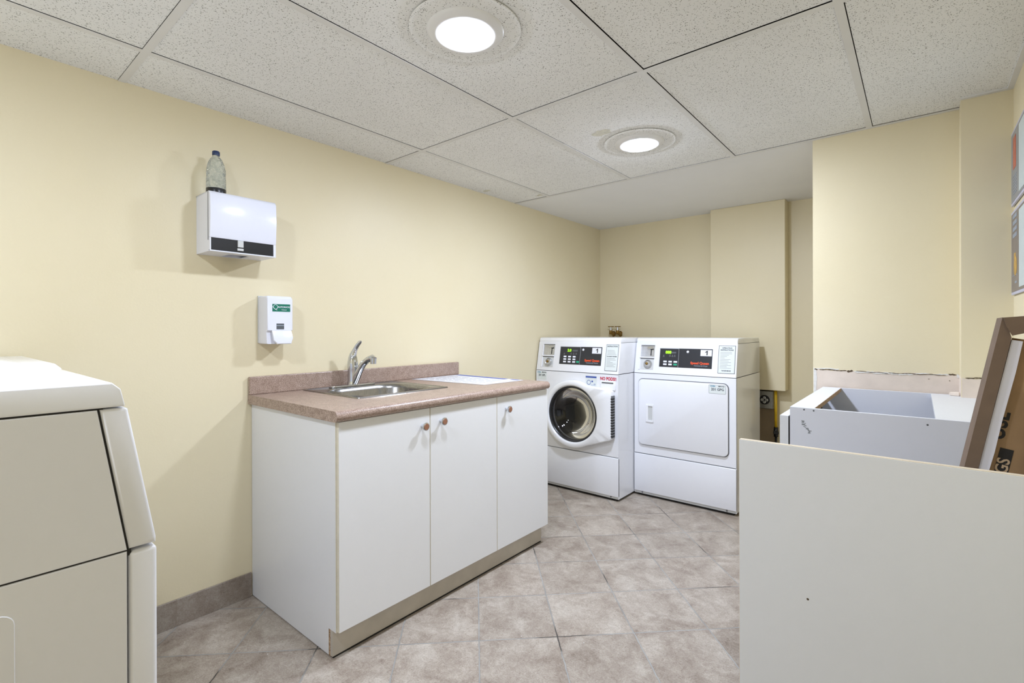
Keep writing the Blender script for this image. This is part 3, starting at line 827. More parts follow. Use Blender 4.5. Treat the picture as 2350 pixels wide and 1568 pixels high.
    bm = nb(); text_bm(bm, '2.0' if kind == 'w' else '888', 0.027, F @ Matrix.Translation((dx0 + wl * 0.46, dy1 - h * 0.22, 0.002)), bold=0.0016)
    obj('lit_digits', bm, M['led'], dp, label='glowing green digits')
    bm = nb(); lb(bm, dx0 + wl * 0.62, dx0 + wl * 0.86, dy1 - h * 0.27, dy1 - h * 0.18, 0.0016, 0.002)
    obj('unlit_digits', bm, M['dark_print'], dp)
    bm = nb()
    for a in ((0.22, 0.55), (0.55, 0.57), (0.68, 0.56), (0.8, 0.57)):
        for k in range(3):
            xx = dx0 + wl * a[0]; yy = dy0 + h * a[1] + k * 0.006
            lb(bm, xx - 0.002 - 0.002 * (2 - k), xx + 0.002 + 0.002 * (2 - k), yy - 0.001, yy + 0.001, 0.0016, 0.0019)
    if kind == 'd': pass
    obj('symbols', bm, M['mid_print'], dp)
    rows = 3 if kind == 'w' else 2
    for c_ in range(3):
        for r_ in range(rows):
            bxx = dx0 + wl * (0.20 + 0.225 * c_ if kind == 'w' else 0.22 + 0.27 * c_)
            byy = dy0 + h * (0.14 + 0.145 * r_)
            green = kind == 'd' and c_ == 2 and r_ == 0
            bm = nb(); lb(bm, bxx, bxx + 0.025, byy - 0.006, byy + 0.006, 0.0016, 0.003, 0.0008)
            obj('button', bm, M['key_green'] if green else M['paper'], dp, label='green start button' if green else 'white button')
    if kind == 'w':
        bm = nb(); bxx = dx0 + wl * 0.84; lb(bm, bxx, bxx + 0.024, dy0 + h * 0.10, dy0 + h * 0.20, 0.0016, 0.003, 0.0008)
        obj('button', bm, M['key_green'], dp, label='green start button')
    bm = nb(); lathe(bm, [(0.0, 0.0016), (0.009, 0.0016), (0.008, 0.0035), (0.0, 0.004)], 20, F @ Matrix.Translation((split + (0.022 if kind == 'w' else 0.062), dy1 - 0.022, 0)))
    obj('indicator', bm, M['paper'], dp)
    nx1 = dx1 - 0.006 if kind == 'w' else dx1 - 0.004
    bm = nb(); lb(bm, nx1 - 0.074, nx1, dy1 - 0.048, dy1 - 0.006, 0.0016, 0.0024)
    nt = obj('number_tile', bm, M['paper'], dp)
    bm = nb(); prism(bm, [(0.002, -0.015), (0.009, -0.015), (0.009, 0.016), (0.003, 0.016), (0.0, 0.011), (-0.007, 0.007), (-0.007, 0.002), (0.002, 0.006)], lambda p, q, t: F @ Matrix.Translation((nx1 - 0.036, dy1 - 0.027, 0)) @ Vector((p, q, t)), 0.0024, 0.0028)
    obj('number', bm, M['ink'], dp, label='black numeral one')
    bm = nb(); text_bm(bm, 'Speed Queen', 0.0225, F @ Matrix.Translation((dx1 - (0.075 if kind == 'w' else 0.080), dy0 + 0.034, 0.0022)), bold=0.0009)
    obj('orange_lettering', bm, M['orange'], dp)
    bm = nb(); text_bm(bm, 'Commercial Washer' if kind == 'w' else 'Commercial Dryer', 0.0118, F @ Matrix.Translation((dx1 - 0.072, dy0 + 0.0165, 0.0022)), bold=0.0002)
    obj('grey_lettering', bm, M['grey_print'], dp)
    # instructions
    bm = nb(); lb(bm, ix0, ix1, iy0, iy1, 0, 0.0008)
    ins = obj('instruction_plate', bm, M['dark_print'], t)
    bm = nb(); lb(bm, ix0 + 0.003, ix1 - 0.003, iy0 + 0.003, iy1 - 0.003, 0.0008, 0.0012)
    obj('plate_face', bm, M['label'], ins)
    bm = nb()
    ic = (ix0 + ix1) / 2
    if kind == 'w':
        text_bm(bm, 'INSTRUCTIONS', 0.0115, F @ Matrix.Translation((ic, iy1 - 0.015, 0.0015)), bold=0.0004)
        obj('heading', bm, M['dark_print'], ins); bm = nb()
        text_bm(bm, 'TO START WASHER', 0.0088, F @ Matrix.Translation((ic, iy0 + 0.103, 0.0015)), bold=0.0004)
    else:
        text_bm(bm, 'OPERATING', 0.0115, F @ Matrix.Translation((ic, iy1 - 0.017, 0.0015)), bold=0.0004)
        obj('heading', bm, M['dark_print'], ins); bm = nb()
        text_bm(bm, 'INSTRUCTIONS', 0.0115, F @ Matrix.Translation((ic, iy1 - 0.030, 0.0015)), bold=0.0004)
        obj('heading', bm, M['dark_print'], ins); bm = nb()
        text_bm(bm, 'WARNING', 0.0120, F @ Matrix.Translation((ic, iy0 + 0.018, 0.0015)), bold=0.0004)
    obj('heading', bm, M['dark_print'], ins)
    bm = nb()
    r = random.Random(5 if kind == 'w' else 6)
    yy = iy1 - 0.044
    while yy > iy0 + 0.03:
        if not (kind == 'w' and abs(yy - iy0 - 0.103) < 0.008):
            L = (ix1 - ix0 - 0.024) * (0.35 + 0.65 * r.random())
            lb(bm, ix0 + 0.012, ix0 + 0.012 + L, yy - 0.0011, yy + 0.0011, 0.0012, 0.0014)
        yy -= 0.0095
    obj('fine_print', bm, M['mid_print'], ins)
    return t, zc, zl

# front plate with a hole
def plate_hole(bm, x0, x1, z0, z1, cx, cz, r, y0, y1, n=64):
    def rectpt(a):
        dx, dz = math.cos(a), math.sin(a)
        tx = ((x1 - cx) if dx > 0 else (x0 - cx)) / dx if abs(dx) > 1e-9 else 1e9
        tz = ((z1 - cz) if dz > 0 else (z0 - cz)) / dz if abs(dz) > 1e-9 else 1e9
        k = min(tx, tz); return (cx + dx * k, cz + dz * k)
    angs = [2 * PI * i / n for i in range(n)] + [math.atan2(zz - cz, xx - cx) % (2 * PI) for xx in (x0, x1) for zz in (z0, z1)]
    angs = sorted(set(round(a, 6) for a in angs)); n = len(angs)
    R = []
    for y in (y0, y1):
        R.append([bm.verts.new((rectpt(a)[0], y, rectpt(a)[1])) for a in angs])
        R.append([bm.verts.new((cx + r * math.cos(a), y, cz + r * math.sin(a))) for a in angs])
    for A, B in ((0, 1), (2, 3), (0, 2), (1, 3)):
        for i in range(n):
            j = (i + 1) % n; bm.faces.new([R[A][i], R[A][j], R[B][j], R[B][i]])
    bmesh.ops.recalc_face_normals(bm, faces=bm.faces)

# --- washer
WX0, WX1, WY = -2.314, -1.606, 3.090
wm, zc, zl = machine('washing_machine', 'white coin-operated front-loading washer with round glass door in the corner, beside the dryer', 'washing machine', WX0, WX1, WY, 0.78, 'w')
dcx, dcz = -1.962, 0.582
bm = nb(); plate_hole(bm, WX0, WX1, zl + 0.002, zc - 0.003, dcx, dcz, 0.190, WY, WY + 0.012)
obj('front_panel', bm, M['paint'], wm)
YR = Matrix.Translation((dcx, WY, dcz)) @ Matrix.Rotation(PI / 2, 4, 'X')     # local +z -> world -y
bm = nb(); lathe(bm, [(0.190, 0.0), (0.200, -0.06), (0.235, -0.07), (0.235, -0.40), (0.0, -0.42)], 48, YR, cap=False)
obj('drum', bm, M['drum'], wm, smooth=30)
for k in range(3):
    bm = nb()
    a = math.radians(50 + 120 * k)
    c = Vector((dcx + 0.21 * math.cos(a), WY + 0.24, dcz + 0.21 * math.sin(a)))
    tube(bm, [c + Vector((0, -0.14, 0)), c + Vector((0, 0.14, 0))], [0.028, 0.034], 8)
    obj('drum_fin', bm, M['drum'], wm, smooth=40)
bm = nb()
pts = []
Ro = 0.248
for i in range(33):
    a = math.radians(62 + (298 - 62) * i / 32)
    pts.append((dcx + Ro * math.cos(a), dcz + Ro * math.sin(a)))
pts += [(-1.648, 0.430), (-1.634, 0.445), (-1.634, 0.765), (-1.648, 0.780)]
# ring-shaped door: outline to inner circle
def door_ring(bm, outer, cx, cz, r, y0, y1):
    n = 96
    import bisect
    def op(a):
        d = Vector((math.cos(a), math.sin(a))); best = None
        for k in range(len(outer)):
            p = Vector(outer[k]) - Vector((cx, cz)); q2 = Vector(outer[(k + 1) % len(outer)]) - Vector((cx, cz)); e = q2 - p
            den = d.x * e.y - d.y * e.x
            if abs(den) < 1e-12: continue
            tt = (p.x * e.y - p.y * e.x) / den; s = (p.x * d.y - p.y * d.x) / den
            if tt > 0 and -1e-6 <= s <= 1 + 1e-6 and (best is None or tt > best): best = tt
        return best
    A = [2 * PI * i / n for i in range(n)]
    R = [op(a) for a in A]
    def ring(f, y): return [bm.verts.new((cx + f(i) * math.cos(a), y, cz + f(i) * math.sin(a))) for i, a in enumerate(A)]
    prof = [(lambda i: R[i], y1), (lambda i: R[i], y0 + 0.012), (lambda i: R[i] - 0.003, y0 + 0.004), (lambda i: R[i] - 0.010, y0),
            (lambda i: max(r + 0.014, 0.216), y0), (lambda i: r + 0.010, y0 + 0.002), (lambda i: r, y0 + 0.016), (lambda i: r - 0.004, y1)]
    rg = [ring(f, y) for f, y in prof]
    for a_, b_ in zip(rg, rg[1:] + rg[:1]):
        for i in range(n):
            j = (i + 1) % n; f = bm.faces.new([a_[i], a_[j], b_[j], b_[i]]); f.smooth = True
    bmesh.ops.recalc_face_normals(bm, faces=bm.faces)
door_ring(bm, pts, dcx, dcz, 0.202, WY - 0.048, WY - 0.002)
dr = obj('door', bm, M['paint_lid'], wm, smooth=35)
bm = nb(); lathe(bm, [(0.204, 0.030), (0.206, 0.036), (0.199, 0.040), (0.192, 0.034), (0.188, 0.010), (0.190, 0.008), (0.204, 0.010)], 64, YR, cap=False)
obj('door_gasket', bm, M['black'], dr, smooth=40)
bm = nb(); lathe(bm, [(0.190, 0.028), (0.17, 0.020), (0.15, -0.01), (0.12, -0.045), (0.07, -0.062), (0.0, -0.066)], 56, YR, cap=False)
obj('door_glass', bm, M['door_glass'], dr, smooth=60, label='dark glass bowl')
bm = nb(); bx(bm, -1.640, -1.629, WY - 0.046, WY - 0.006, 0.448, 0.742, 0.002, 1)
obj('door_hinge', bm, M['seam'], dr, label='grey hinge strip')
bm = nb()
for k in range(15): bx(bm, -1.6405, -1.6285, WY - 0.0465, WY - 0.010, 0.456 + 0.0185 * k, 0.466 + 0.0185 * k)
obj('hinge_knuckles', bm, M['gap'], dr)
bm = nb(); bx(bm, -2.236, -2.205, WY - 0.052, WY - 0.02, 0.49, 0.69, 0.006, 2)
obj('door_pull', bm, M['pl_grey'], dr, smooth=40)
# detergent drawer
bm = nb(); bx(bm, -1.742, -1.624, WY - 0.008, WY + 0.001, 0.775, 0.838, 0.003, 2)
dd = obj('detergent_drawer', bm, M['paint_lid'], wm, smooth=40)
bm = nb(); bx(bm, -1.730, -1.640, WY - 0.0095, WY - 0.0075, 0.822, 0.830)
obj('drawer_grip', bm, M['dark_print'], dd)
FT = Matrix.Translation((0, WY - 0.0006, 0)) @ Matrix.Rotation(PI / 2, 4, 'X')
bm = nb(); bx(bm, -1.752, -1.614, WY - 0.0004, WY, 0.832, 0.872)
st = obj('warning_sticker', bm, M['paper'], wm)
bm = nb(); text_bm(bm, 'NO PODS!!', 0.031, FT @ Matrix.Translation((-1.684, 0.853, 0)), bold=0.0012, sx=0.83)
obj('red_lettering', bm, M['red'], st, label='red warning lettering')
bm = nb(); bx(bm, -1.868, -1.775, WY - 0.0006, WY, 0.795, 0.868)
st = obj('instruction_sticker', bm, M['label'], wm)
bm = nb(); bx(bm, -1.866, -1.777, WY - 0.0011, WY - 0.0006, 0.853, 0.865)
obj('blue_header', bm, M['blue_print'], st)
bm = nb()
lathe(bm, [(0.014, 0.0006), (0.017, 0.0006), (0.017, 0.0012), (0.014, 0.0012)], 20, Matrix.Translation((-1.840, WY, 0.820)) @ Matrix.Rotation(PI / 2, 4, 'X'), cap=False)
bx(bm, -1.818, -1.806, WY - 0.001, WY - 0.0006, 0.822, 0.834); bx(bm, -1.80, -1.785, WY - 0.001, WY - 0.0006, 0.808, 0.811); bx(bm, -1.82, -1.786, WY - 0.001, WY - 0.0006, 0.801, 0.803)
obj('sticker_symbols', bm, M['blue_print'], st)
bm = nb(); bx(bm, -2.303, -2.215, WY - 0.0006, WY, 0.815, 0.880)
st = obj('service_label', bm, M['label'], wm)
bm = nb(); text_bm(bm, '201 GPL', 0.0215, FT @ Matrix.Translation((-2.258, 0.849, 0.0004)), bold=0.0005, sx=0.85)
text_bm(bm, 'SERVICE', 0.0115, FT @ Matrix.Translation((-2.239, 0.871, 0.0004)), bold=0.0003)
obj('label_lettering', bm, M['dark_print'], st)
bm = nb(); text_bm(bm, 'COIN', 0.0125, FT @ Matrix.Translation((-2.286, 0.871, 0.0004)), bold=0.0005)
obj('label_heading', bm, M['steel_blue'], st)
bm = nb(); bx(bm, -2.245, -2.205, WY - 0.0012, WY, 0.772, 0.790)
obj('blue_tab', bm, M['blue_print'], wm)

# --- dryer
RX0, RX1, RY = -1.600, -0.899, 3.325
dm, zc, zl = machine('tumble_dryer', 'white coin-operated dryer with square door and one small handle, beside the washer', 'dryer', RX0, RX1, RY, 0.60, 'd')
bm = nb(); bx(bm, RX0, RX1, RY, RY + 0.012, zl + 0.002, zc - 0.003, 0.002, 1)
obj('front_panel', bm, M['paint'], dm)
bm = nb(); prism(bm, rrect(-1.566, -0.942, 0.372, 0.850, 0.035), FY, RY - 0.0025, RY + 0.001)
obj('door_gap', bm, M['seam'], dm)
bm = nb(); prism(bm, rrect(-1.561, -0.947, 0.377, 0.845, 0.031), FY, RY - 0.014, RY, 0.003, 2)
ddr = obj('door', bm, M['paint'], dm, smooth=35)
bm = nb()
hx0, hx1, hz0, hz1 = -1.503, -1.447, 0.542, 0.668
plate_hole(bm, hx0, hx1, hz0, hz1, (hx0 + hx1) / 2 + 0.004, (hz0 + hz1) / 2, 0.0155, RY - 0.020, RY - 0.013, 8)
bm.free(); bm = nb()
bx(bm, hx0, hx0 + 0.018, RY - 0.021, RY - 0.013, hz0, hz1, 0.002, 1); bx(bm, hx1 - 0.006, hx1, RY - 0.021, RY - 0.013, hz0, hz1, 0.002, 1)
bx(bm, hx0 + 0.0175, hx1 - 0.0055, RY - 0.0205, RY - 0.013, hz0 + 0.001, hz0 + 0.014); bx(bm, hx0 + 0.0175, hx1 - 0.0055, RY - 0.0205, RY - 0.013, hz1 - 0.012, hz1 - 0.001)
hd = obj('handle', bm, M['paint_lid'], ddr, smooth=35)
bm = nb(); bx(bm, hx0 + 0.017, hx1 - 0.005, RY - 0.0145, RY - 0.0138, hz0 + 0.012, hz1 - 0.010)
obj('handle_recess', bm, M['pl_grey'], ddr)
FT = Matrix.Translation((0, RY - 0.0148, 0)) @ Matrix.Rotation(PI / 2, 4, 'X')
bm = nb(); prism(bm, rrect(-1.066, -0.958, 0.780, 0.838, 0.006, 3), FY, RY - 0.0143, RY - 0.0139)
st = obj('label_border', bm, M['mid_print'], ddr)
bm = nb(); prism(bm, rrect(-1.064, -0.960, 0.782, 0.836, 0.005, 3), FY, RY - 0.0147, RY - 0.0142)
obj('service_label', bm, M['label'], ddr)
bm = nb(); text_bm(bm, '201 GPG', 0.0225, FT @ Matrix.Translation((-1.010, 0.808, 0.0003)), bold=0.0005, sx=0.95)
text_bm(bm, 'SERVICE', 0.0105, FT @ Matrix.Translation((-0.986, 0.829, 0.0003)), bold=0.0003)
obj('label_lettering', bm, M['dark_print'], ddr)
bm = nb(); text_bm(bm, 'COIN', 0.0125, FT @ Matrix.Translation((-1.040, 0.829, 0.0003)), bold=0.0006)
obj('label_heading', bm, M['steel_blue'], ddr)

# ---------------------------------------------------------------- water valves above the washer
def valve(x, label):
    z = 1.168; y = YF
    t = thing('water_valve', label, 'valve', (x, y, z), 'brass water valves over the washer')
    bm = nb(); cyl(bm, (x, y, z), (0, -1, 0), 0.013, 0.05, 16); cyl(bm, (x, y, z), (0, -1, 0), 0.020, 0.008, 16)
    cyl(bm, (x - 0.004, y - 0.05, z - 0.012), (0, 0, 1), 0.015, 0.038, 16)
    obj('body', bm, M['brass'], t, smooth=40)
    bm = nb(); tube(bm, [(x, y - 0.05, z), (x + 0.022, y - 0.062, z - 0.004), (x + 0.040, y - 0.070, z - 0.022)], [0.013, 0.014, 0.016], 12)
    obj('outlet', bm, M['brass'], t, smooth=40)
    bm = nb(); cyl(bm, (x - 0.004, y - 0.05, z + 0.026), (0, 0, 1), 0.010, 0.030, 12, 0.006)
    obj('stem', bm, M['silver'], t, smooth=40)
    bm = nb(); bx(bm, x - 0.032, x + 0.026, y - 0.056, y - 0.044, z + 0.055, z + 0.063, 0.003, 2)
    obj('handle', bm, M['brass'], t, smooth=40)
valve(-2.188, 'brass tap nearer the corner, of the two above the washer')
valve(-2.120, 'brass tap nearer the dryer, of the two above the washer')

# ---------------------------------------------------------------- outlet box and gas pipe behind the dryer
ob = thing('electrical_box', 'grey metal outlet box with a round socket, on the far wall under the boxed chase', 'outlet', (-0.9, YF - 0.014, 0.60))
bm = nb(); bx(bm, -0.955, -0.840, YF - 0.060, YF - 0.014, 0.602, 0.735, 0.003, 1)
obj('box', bm, M['steel'], ob)
bm = nb(); lathe(bm, [(0.0, 0), (0.036, 0), (0.034, 0.006), (0.0, 0.006)], 28, Matrix.Translation((-0.898, YF - 0.060, 0.668)) @ Matrix.Rotation(PI / 2, 4, 'X'))
sk = obj('socket', bm, M['black'], ob, smooth=30)
bm = nb()
for k in range(4):
    a = k * PI / 2
    cyl(bm, (-0.898 + 0.016 * math.cos(a), YF - 0.066, 0.668 + 0.016 * math.sin(a)), (0, -1, 0), 0.0105, 0.002, 14)
obj('socket_face', bm, M['pl_grey'], sk)
bm = nb()
for k in range(4):
    a = k * PI / 2
    bx(bm, -0.900 + 0.014 * math.cos(a), -0.896 + 0.014 * math.cos(a), YF - 0.0695, YF - 0.067, 0.664 + 0.014 * math.sin(a), 0.672 + 0.014 * math.sin(a))
obj('socket_slots', bm, M['black'], sk)
gp = thing('gas_pipe', 'yellow vertical gas pipe beside the outlet box behind the dryer', 'pipe', (-0.822, YF - 0.05, 0.0))
bm = nb(); tube(bm, [(-0.822, YF - 0.055, 0.46), (-0.824, YF - 0.055, 0.748)], 0.010, 16)
obj('pipe', bm, M['pipe'], gp)
bm = nb(); cyl(bm, (-0.822, YF - 0.055, 0.40), (0, 0, 1), 0.016, 0.07, 12); cyl(bm, (-0.822, YF - 0.055, 0.0), (0, 0, 1), 0.009, 0.40, 12); bx(bm, -0.835, -0.80, YF - 0.085, YF - 0.06, 0.42, 0.445, 0.004, 1)
obj('shutoff', bm, M['black'], gp, label='dark shutoff fitting')

# ---------------------------------------------------------------- open base cabinet at the right
OX0, OX1, OY0, OY1, OZ = -0.366, 0.240, 2.040, 2.850, 0.915
oc = thing('base_cabinet', 'white base cabinet without its worktop, open on top, by the scraped wall', 'cabinet', ((OX0 + OX1) / 2, (OY0 + OY1) / 2, 0))
bm = nb(); bx(bm, OX0, OX1, OY0, OY0 + 0.016, 0.0, OZ)
s1 = obj('side_panel', bm, M['mel_blue'], oc)
bm = nb(); bx(bm, OX0, OX1, OY1 - 0.016, OY1, 0.0, OZ)
obj('side_panel', bm, M['mel_blue'], oc)
bm = nb(); bx(bm, OX0, OX0 + 0.075, OY0 + 0.016, OY1 - 0.016, OZ - 0.016, OZ)
obj('front_rail', bm, M['mel'], oc)
bm = nb(); bx(bm, OX0 + 0.075, OX0 + 0.0765, OY0 + 0.016, OY1 - 0.016, OZ - 0.016, OZ - 0.0005)
obj('rail_edge', bm, M['chip'], oc, label='bare chipboard rail edge')
bm = nb(); bx(bm, 0.040, OX1, OY0 + 0.016, OY1 - 0.016, OZ - 0.016, OZ)
obj('back_rail', bm, M['mel'], oc)
bm = nb(); bx(bm, OX0, OX1, OY0 + 0.016, OY1 - 0.016, 0.10, 0.116); bx(bm, OX1 - 0.006, OX1, OY0 + 0.016, OY1 - 0.016, 0.116, OZ - 0.016)
obj('carcass', bm, M['mel'], oc)
bm = nb(); bx(bm, OX0 - 0.034, OX0 - 0.006, OY0 + 0.004, OY1 - 0.01, 0.10, 0.880)
od = obj('door', bm, M['mel'], oc)
bm = nb(); bx(bm, OX0 - 0.006, OX0, OY0 + 0.006, OY1 - 0.02, 0.10, 0.878)
obj('door_gap', bm, M['gap'], oc)
bm = nb()
for xx, zz in ((OX0 + 0.045, OZ - 0.006), (OX0 + 0.075, OZ - 0.007), (0.02, OZ - 0.02)): cyl(bm, (xx, OY0 + 0.0005, zz), (0, -1, 0), 0.0028, 0.001, 10)
obj('screw_hole', bm, M['dark_print'], oc)
bm = nb()   # scuff marks
r = random.Random(11)
for k in range(16):
    tt = k / 15; x = -0.325 + 0.022 * tt + r.uniform(-0.005, 0.005); z = 0.868 - 0.042 * tt
    bx(bm, x - 0.005 * r.random() - 0.001, x + 0.005 * r.random() + 0.001, OY0 - 0.0005, OY0 + 0.001, z - 0.0012, z + 0.0012)
obj('scuff', bm, M['mid_print'], oc, label='grey scuff marks')
# chipped corner of plaster lying on the cabinet top
bm = nb(); prism(bm, [(0.098, 2.800), (0.128, 2.790), (0.150, 2.812), (0.120, 2.826)], FZ, OZ, OZ + 0.016, 0.003, 1)
tag(obj('plaster_chunk', bm, M['plaster'], None), 'small broken lump of plaster on the back corner of the open cabinet', 'rubble')

# ---------------------------------------------------------------- loose melamine board in the foreground
BY = 1.400
bm = nb(); bx(bm, -0.3715, XR - 0.004, BY, BY + 0.016, 0.0, 0.905, 0.0006, 1)
board = obj('melamine_board', bm, M['mel'])
tag(board, 'large plain white melamine board standing upright before the cardboard box', 'board')
bm = nb(); bx(bm, -0.371, XR - 0.0045, BY + 0.0012, BY + 0.0156, 0.9045, 0.9062)
obj('top_edge', bm, M['edge'], board, label='raw pinkish top edge')
bm = nb(); bx(bm, -0.3722, -0.3712, BY + 0.0008, BY + 0.0155, 0.0, 0.905)
obj('side_edge', bm, M['edge'], board)
bm = nb()
cyl(bm, (-0.213, BY + 0.0003, 0.532), (0, -1, 0), 0.0028, 0.0006, 10)
obj('dark_speck', bm, M['crack'], board)

# ---------------------------------------------------------------- tall cardboard box leaning on the right wall
cb = thing('cardboard_box', 'tall narrow brown cardboard box with white foam, leaning at the wall below the posters', 'box', (-0.02, 1.66, 0))
ang = math.atan2(0.068, 0.372)
BM = Matrix.Translation((-0.070, 1.66, 0.002)) @ Matrix.Rotation(ang, 4, 'Y')     # local z runs up the box
HB = 1.245
def cbx(bm, a, b, c, d, e, f, bev=0): bx(bm, a, b, c, d, e, f, bev, 1, BM)
bm = nb(); prism(bm, [(0, 0.0), (0.024, 0.0), (0.025, 0.3), (0.023, 0.6), (0.025, 0.9), (0.024, 1.20), (0.005, HB), (0.0, HB)], lambda p, q, t: BM @ Vector((p, t, q)), 0.0, 0.004)
obj('front_flap', bm, M['card'], cb)
bm = nb(); cbx(bm, 0.0, 0.004, 0.004, 0.11, 0, HB)
obj('side_wall', bm, M['card'], cb)
bm = nb(); cbx(bm, 0.112, 0.116, 0.004, 0.11, 0, HB - 0.02)
obj('side_wall', bm, M['card'], cb)
bm = nb(); prism(bm, [(0.026, 0.0), (0.0455, 0.0), (0.0440, 0.85), (0.0460, 0.92), (0.0450, 1.0), (0.0465, 1.12), (0.0450, 1.195), (0.026, 1.195)], lambda p, q, t: BM @ Vector((p, t, q)), 0.006, 0.028)
obj('foam_strip', bm, M['foam'], cb, label='white foam strip')
bm = nb(); cbx(bm, 0.028, 0.112, 0.030, 0.034, 0, 1.20)
obj('inner_panel', bm, M['card_in'], cb, label='light brown printed panel')
bm = nb(); prism(bm, [(0.002, HB), (0.06, HB + 0.016), (0.116, HB + 0.02), (0.116, HB - 0.004), (0.06, HB - 0.022), (0.024, HB - 0.040), (0.010, HB - 0.02)], lambda p, q, t: BM @ Vector((p, t, q)), -0.005, -0.0008)
obj('top_flap', bm, M['card'], cb)
bm = nb(); cbx(bm, 0.004, 0.112, 0.004, 0.11, HB - 0.012, HB - 0.006)
obj('top_wall', bm, M['card'], cb)
TM = BM @ Matrix.Translation((0, 0.0292, 0)) @ Matrix.Rotation(PI / 2, 4, 'X') @ Matrix.Rotation(PI / 2, 4, 'Z')
bm = nb(); text_bm(bm, 'USE', 0.042, TM @ Matrix.Translation((0.950, -0.045, 0)), align='LEFT', bold=0.0012)
obj('black_lettering', bm, M['ink'], cb)
bm = nb(); cbx(bm, 0.056, 0.080, 0.0288, 0.0300, 0.60, 0.932)
obj('black_band', bm, M['ink'], cb)
bm = nb(); text_bm(bm, 'BAGS', 0.032, TM @ Matrix.Translation((0.908, -0.068, 0.001)), align='RIGHT', bold=0.0006)
obj('pale_lettering', bm, M['card_text'], cb)

# small black cup on the floor behind the board
bk = thing('black_cup', 'small black tapered cup with a white band on the floor behind the white board', 'cup', (-0.42, 1.90, 0))
T = Matrix.Translation((-0.452, 1.865, 0))
bm = nb(); lathe(bm, [(0.0, 0.0), (0.026, 0.0), (0.036, 0.085), (0.038, 0.10), (0.034, 0.104), (0.0, 0.104)], 24, T)
obj('cup', bm, M['black'], bk, smooth=40)
bm = nb(); lathe(bm, [(0.0362, 0.080), (0.0372, 0.080), (0.0376, 0.086), (0.0366, 0.086)], 24, T, cap=False)
obj('white_band', bm, M['paper'], bk)
bk.location = (0, 0, 0)
for ch in bk.children: ch.data.transform(Matrix.Translation((-0.42, 1.90, 0)))
bk.location = (-0.452, 1.865, 0)
for ch in bk.children: ch.data.transform(Matrix.Translation((0.452, -1.865, 0)))

# ---------------------------------------------------------------- posters on the right wall
def poster(z0, z1, label, seed, kind):
    t = thing('poster', label, 'poster', (XR, 2.47, z0), 'posters on the right wall')
    ya, yb = 2.735, 2.235
    xw = XR - 0.002
    def pb(bm, y0, y1, a, b, d, e): bx(bm, xw - e, xw - d, min(y0, y1), max(y0, y1), a, b)
    bm = nb(); pb(bm, ya, yb, z0, z1, 0.0, 0.006)
    obj('sheet', bm, M['lav'], t)
    bm = nb(); pb(bm, ya - 0.010, yb + 0.010, z0 + 0.010, z1 - 0.010, 0.006, 0.0068)
    obj('print', bm, M['poster'] if kind == 0 else M['poster_dark'], t)
    bm = nb(); pb(bm, ya - 0.20, yb + 0.02, z0 + 0.02, z1 - 0.02, 0.0068, 0.0074)
    obj('picture', bm, M['poster_pale'], t)
    bm = nb()
    if kind == 0:
        pb(bm, ya - 0.06, ya - 0.13, z0 + 0.13, z0 + 0.25, 0.0068, 0.0075)
        obj('colour_block', bm, M['rust'], t)
        bm = nb()
        for k in range(7): pb(bm, ya - 0.06, ya - 0.14, z0 + 0.035 + k * 0.011, z0 + 0.039 + k * 0.011, 0.0068, 0.0075)
    else:
        lathe(bm, [(0.0, 0), (0.038, 0), (0.036, 0.0008), (0.0, 0.001)], 24, Matrix.Translation((xw - 0.0068, ya - 0.11, z0 + 0.105)) @ Matrix.Rotation(-PI / 2, 4, 'Y'))
        pb(bm, ya - 0.08, ya - 0.12, z0 + 0.13, z0 + 0.155, 0.0068, 0.0075)
        obj('colour_block', bm, M['ochre'], t)
        bm = nb()
        for k in range(4): pb(bm, ya - 0.05, ya - 0.15, z0 + 0.215 + k * 0.024, z0 + 0.230 + k * 0.024, 0.0068, 0.0075)
        pb(bm, ya - 0.04, ya - 0.16, z0 + 0.070, z0 + 0.073, 0.0068, 0.0075)
        pb(bm, ya - 0.10, ya - 0.15, z0 + 0.040, z0 + 0.048, 0.0068, 0.0075)
    obj('printed_lines', bm, M['grey_print'], t)
poster(1.676, 1.958, 'upper one of two grey wall posters, with a red-brown block', 1, 0)
poster(1.330, 1.650, 'lower one of two grey wall posters, with a yellow round mark', 2, 1)

